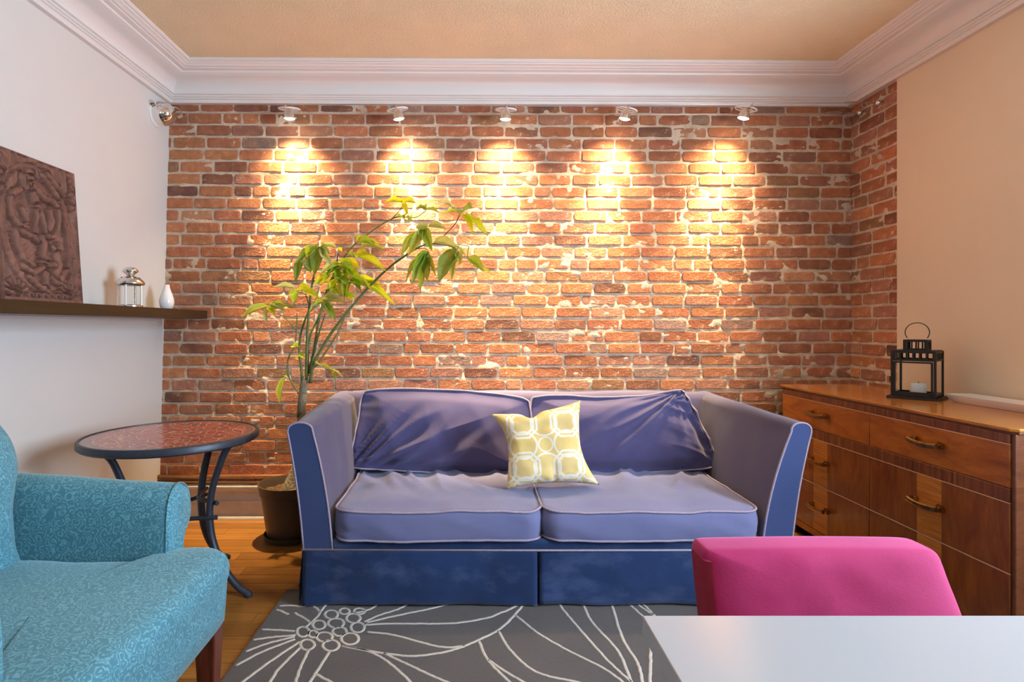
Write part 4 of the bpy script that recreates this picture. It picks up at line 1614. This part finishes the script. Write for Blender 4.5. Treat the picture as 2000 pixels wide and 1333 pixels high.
mb = MB().grid(lambda u, v: panel_pt(u, v, 0.027 * carve(u, v)), 150, 200)
mb.build('relief', M['carved'], cp, smooth=75, recalc=False)
bd = MB()
c8 = [panel_pt(u, v, h) for h in (-0.018, 0.0003) for u, v in ((0, 0), (1, 0), (1, 1), (0, 1))]
bd.add(c8, [(0, 1, 2, 3), (0, 4, 5, 1), (1, 5, 6, 2), (2, 6, 7, 3), (3, 7, 4, 0)])
bd.build('board', M['carved'], cp)

# small round silver lantern
sx, sy = -1.630, 2.676
sl = thing('lantern', 'small round silver metal lantern with domed lid on the wall shelf', 'lantern', (sx, sy, SHZ))
ST = M['steel']
MB().lathe([(0.004, 0.0), (0.050, 0.0), (0.053, 0.003), (0.053, 0.010), (0.048, 0.014), (0.045, 0.014), (0.044, 0.008), (0.004, 0.008)], (sx, sy, SHZ + 0.0004), 40).build('base', ST, sl, smooth=40)
MB().lathe([(0.0465, 0.012), (0.0465, 0.108), (0.0450, 0.108), (0.0450, 0.012)], (sx, sy, SHZ), 40, cap=False).build('glass', M['glass'], sl, smooth=40)
for k in range(4):
    a = math.radians(8 + 90 * k + 180 + 90)
    cx_, cy_ = sx + 0.0485 * math.cos(a), sy + 0.0485 * math.sin(a)
    MB().tube([(cx_, cy_, SHZ + 0.008), (cx_, cy_, SHZ + 0.112)], 0.0042, 8).build('post', M['ceramic'] if k == 0 else ST, sl, smooth=60)
lid = MB().lathe([(0.047, 0.104), (0.060, 0.110), (0.061, 0.116), (0.057, 0.124), (0.046, 0.137), (0.032, 0.146), (0.018, 0.150), (0.014, 0.153)], (sx, sy, SHZ), 40).build('lid', ST, sl, smooth=60)
MB().lathe([(0.013, 0.150), (0.018, 0.158), (0.032, 0.170), (0.034, 0.174), (0.030, 0.182), (0.020, 0.190), (0.008, 0.194), (0.001, 0.1945)], (sx, sy, SHZ), 36).build('finial', ST, lid, smooth=60)
for k in range(8):
    a = 2 * PI * k / 8 + 0.2
    MB().lathe([(0.003, -0.001), (0.003, 0.001)], (sx + 0.040 * math.cos(a), sy + 0.040 * math.sin(a), SHZ + 0.1425), 8).build('vent_hole', M['void'], lid)

# white bud vase
vx, vy = -1.632, 2.995
mb = MB().lathe([(0.002, 0.0), (0.020, 0.0), (0.026, 0.004), (0.034, 0.022), (0.0365, 0.040), (0.034, 0.060), (0.027, 0.083), (0.019, 0.104), (0.0145, 0.120), (0.0138, 0.1300), (0.0130, 0.1316), (0.0100, 0.1316), (0.001, 0.1312)], (0, 0, 0), 40)
vo = mb.build('vase', M['ceramic'], None, smooth=60)
vo.location = (vx, vy, SHZ + 0.0004)
tag(vo, 'small white teardrop bud vase at the end of the wall shelf', 'vase')

# ------------------------------------------------------------------ potted money tree
pt = thing('potted_tree', 'tall leafy money tree with thin green stems in a brown plastic pot beside the sofa', 'plant', (-0.952, 2.93, 0))
PX, PY = -0.952, 2.93
pot = MB().lathe([(0.002, 0.006), (0.112, 0.006), (0.116, 0.012), (0.128, 0.10), (0.140, 0.19), (0.146, 0.232), (0.152, 0.235), (0.160, 0.282), (0.162, 0.288), (0.156, 0.290), (0.152, 0.284), (0.143, 0.232), (0.14, 0.225), (0.004, 0.222)], (PX, PY, 0), 48).build('pot', M['pot'], pt, smooth=35)
MB().lathe([(0.002, 0.0), (0.122, 0.0), (0.132, 0.018), (0.134, 0.030), (0.129, 0.030), (0.126, 0.018), (0.118, 0.006), (0.002, 0.006)], (PX, PY, 0.0004), 44).build('saucer', M['pot'], pot, smooth=40)


def soil_fn(u, v):
    r = v * 0.1435
    a = u * 2 * PI
    return Vector((PX + r * math.cos(a), PY + r * math.sin(a), 0.242 + 0.014 * fbm(math.cos(a) * r * 30, math.sin(a) * r * 30, 0, 3)))


MB().grid(soil_fn, 40, 14).build('soil', M['soil'], pt, smooth=180, recalc=False)


def w3(p, y):
    return P(p[0], p[1], y)


trunk_pts = [Vector((-0.925, 2.93, 0.215)), Vector((-0.922, 2.93, 0.27)), Vector((-0.912, 2.925, 0.34)), Vector((-0.895, 2.915, 0.45)), w3((588, 820), 2.90), w3((593, 760), 2.895), w3((596, 737), 2.893)]
MB().tube(spline(trunk_pts, 5), [0.078, 0.077, 0.075, 0.073, 0.070, 0.066, 0.062, 0.057, 0.052, 0.047, 0.042, 0.037, 0.033, 0.030, 0.028, 0.026, 0.0245, 0.0235, 0.0225, 0.022, 0.0215, 0.021, 0.0205, 0.020, 0.0195, 0.019, 0.0185, 0.018, 0.0175, 0.017, 0.016][:31], 12).build('trunk', M['trunk'], pt, smooth=180)

STEMS = [
    # (material, radius at foot, radius at tip, y foot, y tip, points)
    ('stem', .0085, .0042, 2.885, 2.78, [(598, 742), (599, 700), (600, 660), (604, 600), (610, 555), (616, 525), (623, 482)]),
    ('stem', .0095, .0035, 2.880, 2.72, [(606, 748), (612, 712), (632, 675), (661, 632), (708, 575), (755, 527), (800, 494), (828, 479), (848, 476)]),
    ('stem', .0065, .0032, 2.895, 2.86, [(602, 730), (612, 690), (620, 640), (634, 580), (655, 530), (676, 497), (697, 474), (740, 442), (772, 425), (790, 424)]),
    ('stem_brown', .0060, .0030, 2.90, 2.88, [(601, 735), (602, 690), (606, 655), (622, 622), (640, 575), (654, 535), (659, 505), (661, 494)]),
    ('stem', .0085, .0035, 2.888, 2.86, [(589, 800), (590, 745), (588, 715), (585, 685), (587, 655), (596, 625), (603, 610), (622, 595)]),
    ('stem', .0042, .0030, 2.885, 2.85, [(584, 770), (576, 757), (565, 738), (561, 715), (565, 695), (574, 680), (578, 660), (580, 630), (580, 612)]),
    ('stem', .0055, .0032, 2.893, 2.88, [(610, 722), (622, 708), (638, 685), (655, 658), (668, 632), (676, 610)]),
    ('stem', .0060, .0032, 2.887, 2.87, [(603, 730), (612, 695), (622, 655), (630, 630), (636, 612)]),
    ('stem', .0060, .0030, 2.890, 2.86, [(597, 740), (599, 700), (604, 668), (612, 640), (628, 608)]),
    ('stem_brown', .0070, .0060, 2.880, 2.88, [(582, 815), (585, 780), (590, 745), (592, 735)]),
    # petioles
    ('stem', .0028, .0020, 2.86, 2.80, [(604, 600), (596, 574), (584, 566)]),
    ('stem', .0028, .0018, 2.87, 2.82, [(587, 655), (560, 625), (528, 600)]),
    ('stem', .0026, .0020, 2.86, 2.83, [(676, 497), (690, 480), (698, 473)]),
    ('stem', .0026, .0018, 2.88, 2.86, [(655, 530), (675, 505), (697, 497)]),
    ('stem', .0026, .0018, 2.86, 2.85, [(765, 428), (780, 412), (788, 397)]),
    ('stem', .0026, .0018, 2.86, 2.80, [(790, 424), (812, 425), (832, 412)]),
    ('stem', .0026, .0018, 2.75, 2.70, [(828, 479), (836, 462), (834, 446)]),
    ('stem', .0026, .0018, 2.74, 2.70, [(815, 486), (830, 485), (836, 491)]),
    ('stem_brown', .0030, .0022, 2.72, 2.70, [(848, 476), (868, 460), (876, 452), (890, 436), (899, 416)]),
    ('stem', .0026, .0018, 2.72, 2.68, [(848, 476), (875, 480), (891, 486)]),
    ('stem', .0024, .0018, 2.70, 2.68, [(916, 481), (913, 497), (914, 507)]),
    ('stem', .0022, .0018, 2.72, 2.69, [(860, 478), (895, 478), (916, 481)]),
    ('stem', .0022, .0016, 2.885, 2.86, [(561, 732), (558, 735), (555, 738)]),
    ('stem', .0022, .0016, 2.885, 2.87, [(612, 712), (625, 712), (636, 721)]),
    ('stem', .0022, .0016, 2.885, 2.87, [(576, 676), (578, 680), (582, 677)]),
]
for mname, r0, r1, ya, yb, pts in STEMS:
    n = len(pts)
    q = spline([w3(p, ya + (yb - ya) * i / (n - 1)) for i, p in enumerate(pts)], 5)
    m = len(q)
    MB().tube(q, [r0 + (r1 - r0) * i / (m - 1) for i in range(m)], 7).build('stem' if r0 > 0.004 else 'petiole', M[mname], pt, smooth=180)


def leaf_mesh(droop, fold, curl):
    nu, nv = 9, 4
    vs, fs = [], []
    for i in range(nu + 1):
        t = i / nu
        w = 0.5 * (math.sin(PI * min(1, t ** 0.85)) ** 0.8) if 0 < t < 1 else 0.012
        if t > 0.8:
            w *= 1 - 0.35 * (t - 0.8) / 0.2
        for j in range(nv + 1):
            s = j / nv * 2 - 1
            x = t
            y = s * w
            z = fold * abs(s) * w - droop * (t * t - t) * -1 + curl * math.sin(t * 14) * abs(s) * 0.03
            vs.append((x, y, z))
    for i in range(nu):
        for j in range(nv):
            a = i * (nv + 1) + j
            fs.append((a, a + 1, a + nv + 2, a + nv + 1))
    me = bpy.data.meshes.new('leaf')
    me.from_pydata(vs, [], fs)
    me.materials.append(M['leaf'])
    me.shade_smooth()
    me.update()
    return me


LM = [leaf_mesh(-0.18, 0.45, 1), leaf_mesh(-0.32, 0.30, 1.4), leaf_mesh(-0.08, 0.6, 0.6)]
GREENS = {'d': (0.15, 0.30, 0.065), 'm': (0.26, 0.45, 0.05), 'b': (0.56, 0.72, 0.03), 'p': (0.58, 0.62, 0.26), 'y': (0.80, 0.82, 0.025), 'o': (0.46, 0.54, 0.09)}


def leaf(p0, p1, w, tone, face=None):
    x = (p1 - p0)
    L = x.length
    x.normalize()
    up = Vector(face if face else (R.uniform(-.25, .25), -0.75, 0.55 + R.uniform(-.2, .2)))
    z = up - x * up.dot(x)
    z.normalize()
    y = z.cross(x)
    o = bpy.data.objects.new('leaf', LM[R.randrange(3)])
    COL.objects.link(o)
    o.parent = pt
    mm = Matrix((x * L, y * (L * w), z * L)).transposed().to_4x4()
    mm.translation = p0 - Vector(pt.location)
    o.matrix_local = mm
    c = GREENS[tone]
    k = R.uniform(0.9, 1.12)
    o.color = (c[0] * k, c[1] * k, c[2] * k, 1)


ZA = (460, 450, 6.06)
ZBx = (680, 370, 6.346)
ZC = (520, 640, 6.665)
LEAVES = [
    # zoom frame, depth at stalk, depth at tip, entries (x0, y0, x1, y1, width ratio, tone)
    (ZA, 2.78, 2.72, [(985, 190, 705, 410, .26, 'd'), (990, 190, 930, 550, .36, 'd'), (960, 200, 840, 330, .50, 'y'), (815, 320, 895, 475, .46, 'd'), (775, 355, 705, 625, .28, 'd'), (840, 420, 900, 510, .45, 'm'), (1020, 185, 1120, 285, .30, 'd'), (1020, 215, 1150, 430, .28, 'p')]),
    (ZA, 2.78, 2.84, [(1010, 180, 1200, 215, .16, 'p'), (1200, 215, 1260, 260, .4, 'y')]),
    (ZA, 2.83, 2.76, [(1440, 150, 1655, 160, .42, 'm'), (1500, 190, 1775, 245, .17, 'o'), (1430, 130, 1408, 50, .35, 'o'), (1425, 270, 1560, 290, .50, 'y'), (1440, 305, 1785, 490, .24, 'b'), (1330, 280, 1390, 320, .4, 'o'), (1420, 290, 1440, 340, .4, 'y')]),
    (ZA, 2.86, 2.79, [(1250, 420, 1120, 490, .5, 'm'), (1250, 420, 1000, 520, .30, 'p'), (1250, 430, 1390, 510, .35, 'b'), (1270, 370, 1400, 490, .35, 'b'), (1290, 370, 1480, 470, .30, 'y'), (1150, 400, 1200, 450, .5, 'm'), (1250, 440, 1180, 570, .35, 'b'), (1290, 520, 1230, 710, .38, 'p'),
                      (1310, 580, 1285, 830, .24, 'o'), (1280, 490, 1510, 605, .28, 'b'), (1330, 560, 1490, 730, .28, 'm'), (1380, 590, 1720, 640, .14, 'y'), (1500, 650, 1720, 625, .22, 'b'), (1480, 640, 1890, 895, .13, 'b'), (1380, 560, 1630, 735, .18, 'o'), (1130, 680, 1290, 790, .30, 'b'),
                      (1180, 600, 1120, 700, .4, 'y'), (1100, 560, 925, 660, .34, 'y'), (1200, 480, 1240, 640, .35, 'm'), (1300, 440, 1420, 570, .3, 'y'), (1240, 360, 1340, 440, .4, 'y'), (1150, 520, 1060, 600, .4, 'b'), (1230, 560, 1330, 660, .4, 'b')]),
    (ZA, 2.81, 2.75, [(700, 690, 440, 680, .22, 'p'), (720, 700, 690, 865, .48, 'b'), (750, 720, 895, 690, .42, 'y'), (800, 730, 995, 805, .32, 'y'), (740, 765, 665, 905, .30, 'o'), (880, 730, 985, 770, .4, 'b')]),
    (ZA, 2.85, 2.78, [(1040, 850, 875, 965, .38, 'p'), (1045, 850, 1330, 870, .17, 'p'), (1050, 870, 1185, 1075, .30, 'm'), (1050, 860, 1140, 1000, .36, 'p'), (1040, 840, 935, 875, .42, 'b'), (1050, 850, 1210, 805, .26, 'p')]),
    (ZA, 2.80, 2.74, [(400, 905, 75, 1035, .24, 'o'), (400, 910, 365, 1105, .36, 'p'), (410, 910, 475, 1005, .44, 'y'), (420, 905, 605, 965, .17, 'p'), (400, 900, 710, 925, .10, 'o')]),
    (ZBx, 2.85, 2.80, [(675, 168, 450, 165, .24, 'y'), (690, 172, 690, 90, .55, 'b'), (700, 160, 845, 178, .2, 'y'), (690, 180, 742, 315, .34, 'y'), (690, 375, 605, 325, .5, 'm'), (735, 385, 795, 405, .4, 'm'), (705, 350, 745, 295, .35, 'm'), (770, 340, 775, 420, .3, 'm')]),
    (ZBx, 2.80, 2.75, [(960, 270, 855, 228, .32, 'm'), (955, 258, 1135, 295, .30, 'm'), (960, 270, 940, 200, .45, 'o')]),
    (ZBx, 2.70, 2.64, [(1370, 282, 1185, 315, .28, 'b'), (1350, 265, 1110, 150, .14, 'p'), (1400, 310, 1540, 225, .85, 'm'), (1415, 330, 1730, 575, .26, 'b'), (1405, 320, 1545, 565, .24, 'y')]),
    (ZBx, 2.70, 2.62, [(980, 470, 735, 835, .27, 'o'), (900, 540, 655, 840, .13, 'o'), (945, 480, 1045, 775, .36, 'm'), (850, 492, 1010, 468, .26, 'p'), (930, 480, 900, 640, .3, 'p'), (1000, 465, 1225, 500, .2, 'p')]),
    (ZBx, 2.70, 2.63, [(990, 770, 865, 965, .44, 'd'), (1000, 775, 895, 1255, .26, 'm'), (960, 790, 785, 1200, .2, 'm'), (940, 790, 715, 1145, .15, 'o'), (1020, 840, 1090, 1090, .16, 'o'), (990, 780, 985, 1150, .34, 'd')]),
    (ZBx, 2.68, 2.61, [(1060, 665, 1370, 725, .30, 'p'), (1350, 770, 1120, 1170, .38, 'd'), (1370, 790, 1283, 1145, .22, 'o'), (1380, 770, 1385, 950, .32, 'o'), (1345, 735, 1325, 810, .4, 'd'), (1340, 720, 1470, 850, .12, 'p')]),
    (ZBx, 2.68, 2.62, [(1488, 862, 1690, 1030, .40, 'm'), (1670, 1005, 1775, 1050, .2, 'y')]),
    (ZC, 2.86, 2.82, [(250, 635, 180, 990, .18, 'o'), (240, 630, 285, 655, .5, 'o'), (700, 490, 880, 565, .22, 'o'), (860, 555, 1012, 670, .10, 'p'), (865, 570, 905, 705, .2, 'o'), (430, 355, 512, 395, .5, 'b'), (350, 262, 435, 255, .4, 'b'), (405, 420, 440, 380, .4, 'y'), (640, 475, 720, 500, .2, 'p')]),
]
for (ox, oy, k), y0, y1, ls in LEAVES:
    for x0, y0_, x1, y1_, w, tone in ls:
        leaf(P(ox + x0 / k, oy + y0_ / k, y0 + R.uniform(-.01, .01)), P(ox + x1 / k, oy + y1_ / k, y1 + R.uniform(-.03, .03)), w, tone)

for k in range(26):                           # small young leaves in the dense middle of the crown
    bx, by = R.uniform(1080, 1420), R.uniform(400, 760)
    a = R.uniform(-0.5, PI + 0.5)
    L = R.uniform(90, 190)
    yy = R.uniform(2.80, 2.88)
    leaf(P(460 + bx / 6.06, 450 + by / 6.06, yy), P(460 + (bx + L * math.cos(a)) / 6.06, 450 + (by + L * abs(math.sin(a))) / 6.06, yy + R.uniform(-.05, .03)), R.uniform(.26, .42), R.choice('bymbpb'))

# ------------------------------------------------------------------ cable lighting along the top of the brick wall
NEAR, FAR, CH = 3.020, 3.165, 2.297


def cable(name, yy, label, x0, x1):
    c = thing(name, label, 'cable', (0, yy, CH), 'steel lighting cables')
    pts = [(x0 + (x1 - x0) * k / 24, yy, CH - 0.010 * math.sin(PI * k / 24)) for k in range(25)]
    MB().tube(pts, 0.0022, 6).build('wire', M['wire'], c, smooth=180)
    # turnbuckle and eyelet at the brick end, hook at the plaster end
    tb = MB()
    xa = x1 - 0.20
    tb.tube([(xa, yy, CH), (xa + 0.012, yy, CH + 0.006), (xa + 0.075, yy, CH + 0.006), (xa + 0.087, yy, CH)], 0.0028, 6)
    tb.tube([(xa, yy, CH), (xa + 0.012, yy, CH - 0.006), (xa + 0.075, yy, CH - 0.006), (xa + 0.087, yy, CH)], 0.0028, 6)
    tb.build('turnbuckle', M['wire'], c, smooth=180)
    MB().lathe([(0.004, 0), (0.013, 0), (0.016, -0.010), (0.012, -0.022), (0.004, -0.028)], (x1, yy, CH), 16, axis='x').build('anchor', M['chrome'], c, smooth=60)
    MB().lathe([(0.0045, -0.05), (0.0045, 0.0), (0.0055, 0.004)], (x1 - 0.03, yy, CH), 8, axis='x').build('eye_bolt', M['wire'], c, smooth=60)
    MB().tube([(x1 - 0.085 + 0.014 * math.cos(a), yy, CH - 0.012 + 0.014 * math.sin(a)) for a in [k / 12 * 2 * PI for k in range(12)]], 0.002, 6, closed=True).build('ring', M['wire'], c, smooth=180)
    MB().lathe([(0.003, 0.0), (0.017, 0.0), (0.019, 0.006), (0.014, 0.014), (0.006, 0.030), (0.003, 0.034)], (x0, yy, CH), 18, axis='x').build('anchor', M['chrome'], c, smooth=60)
    return c


cable('lighting_cable', NEAR, 'thin steel lighting cable strung nearer the room, crossing in front of the cornice', xl(CH), XR + 0.012)
cable('lighting_cable', FAR, 'thin steel lighting cable strung close to the top course of bricks', xl(CH) + 0.0, XR + 0.012)

LAMPS = [(565, 0.00, 0.02, 'leftmost of the five spotlights, on the cables above the money tree'),
         (776, 0.10, -0.16, 'second spotlight from the left on the cables, tilted, between the leftmost and the middle one'),
         (988, 0.02, 0.03, 'middle one of the five spotlights on the cables above the brick wall'),
         (1224, -0.10, 0.20, 'second spotlight from the right on the cables, its ring tilted up to the right'),
         (1457, -0.12, 0.22, 'rightmost of the five spotlights on the cables, nearest the corner')]
LYY = (NEAR + FAR) / 2


def build_lamp():
    root = thing('spotlight', LAMPS[0][3], 'spotlight', (0, 0, 0), 'cable spotlights')
    W_ = M['ceramic']
    MB().tube([(0.056 * math.cos(a), 0.056 * math.sin(a), 0) for a in [k / 32 * 2 * PI for k in range(32)]], 0.0042, 8, closed=True).build('ring', W_, root, smooth=180)
    hd = MB().lathe([(0.006, 0.004), (0.012, 0.004), (0.018, -0.004), (0.022, -0.010), (0.028, -0.026), (0.0305, -0.042), (0.0315, -0.048), (0.0295, -0.049), (0.027, -0.044), (0.006, -0.038)], (0, 0, 0), 28).build('lamp_head', M['steel'], root, smooth=40)
    MB().lathe([(0.0293, -0.046), (0.027, -0.051), (0.017, -0.0555), (0.001, -0.057)], (0, 0, 0), 28, cap=True).build('lens', M['bulb'], hd)
    MB().tube([(-0.056, 0, 0), (0.056, 0, 0)], 0.0028, 6).build('crossbar', W_, root, smooth=180)
    for s in (-1, 1):
        MB().lathe([(0.003, -0.010), (0.006, -0.008), (0.006, 0.010), (0.003, 0.014)], (0, s * 0.0665, 0.004), 10).build('clip', M['wire'], root, smooth=40)
        MB().tube([(0, s * 0.056, 0), (0, s * 0.068, 0.002)], 0.003, 6).build('clip_arm', M['wire'], root, smooth=180)
    return root


def copy_tree(o, parent=None):
    c = o.copy()
    COL.objects.link(c)
    if parent:
        c.parent = parent
    for q in list(o.children):
        copy_tree(q, c)
    return c


proto = build_lamp()
lamps = [proto] + [copy_tree(proto) for _ in LAMPS[1:]]
for o, (px_, rx, ry, lab) in zip(lamps, LAMPS):
    x = (px_ - 925) / F * LYY
    t = (x - xl(CH)) / (XR - xl(CH))
    o.location = (x, LYY, CH - 0.010 * math.sin(PI * t))
    o.rotation_euler = (math.radians(11), ry, 0)
    o['label'] = lab
    for nm, pw, deg, extra in (('halogen_beam', SPOT_W, 48, -6.5), ('halogen_spill', SPILL_W, 110, 0)):
        d = bpy.data.lights.new(nm, 'SPOT')
        d.energy = pw
        d.color = WARM
        d.spot_size = math.radians(deg)
        d.spot_blend = 1.0
        d.shadow_soft_size = 0.02
        s = bpy.data.objects.new(nm, d)
        COL.objects.link(s)
        s.parent = o
        s.location = (0, 0, -0.062)
        s.rotation_euler = (math.radians(extra), 0, 0)

# chrome dome of the cable transformer in the left corner
tz, ty = 2.262, 3.085
tf = thing('transformer', 'round chrome-domed transformer for the cable lights high on the left wall by the corner', 'transformer', (xl(tz), ty, tz))
MB().lathe([(0.002, -0.004), (0.072, -0.004), (0.074, 0.004), (0.070, 0.010), (0.002, 0.010)], (xl(tz), ty, tz), 44, axis='x').build('back_plate', M['ceramic'], tf, smooth=40)
MB().lathe([(0.066, 0.008)] + [(0.066 * math.cos(a) ** 0.8, 0.020 + 0.082 * math.sin(a)) for a in [k / 14 * PI / 2 * 0.995 for k in range(15)]], (xl(tz), ty, tz), 44, axis='x').build('dome', M['chrome'], tf, smooth=60)
MB().tube(spline([(xl(tz) + 0.05, ty + 0.01, tz + 0.055), (xl(tz) + 0.04, ty - 0.02, tz + 0.06), (xl(tz) + 0.02, NEAR, CH - 0.004)], 6), 0.0022, 6).build('lead', M['wire'], tf, smooth=180)
MB().tube(spline([(xl(tz) + 0.06, ty + 0.02, tz + 0.05), (xl(tz) + 0.09, ty + 0.05, tz + 0.05), (xl(tz) + 0.10, FAR, CH - 0.004)], 6), 0.0022, 6).build('lead', M['wire'], tf, smooth=180)

# heating pipes above the skirting
for z, r, lab in ((0.243, 0.0125, 'copper heating pipe, the upper and thicker one above the skirting board'), (0.213, 0.0085, 'thin copper pipe lying just above the skirting board under the thicker pipe')):
    x0, x1 = -1.795, 1.70
    pipe = thing('pipe', lab, 'pipe', (0, yback(0) - 0.018, z))
    MB().tube([(x0 + (x1 - x0) * k / 10, yback(x0 + (x1 - x0) * k / 10) - r - 0.004, z) for k in range(11)], r, 12).build('tube', M['copper'], pipe, smooth=180)
    for xx in (-1.25, -0.4, 0.6, 1.4):
        MB().lathe([(r + 0.0005, -0.006), (r + 0.003, -0.005), (r + 0.003, 0.005), (r + 0.0005, 0.006)], (xx, yback(xx) - r - 0.004, z), 14, axis='x').build('clamp', M['copper'], pipe, smooth=40)
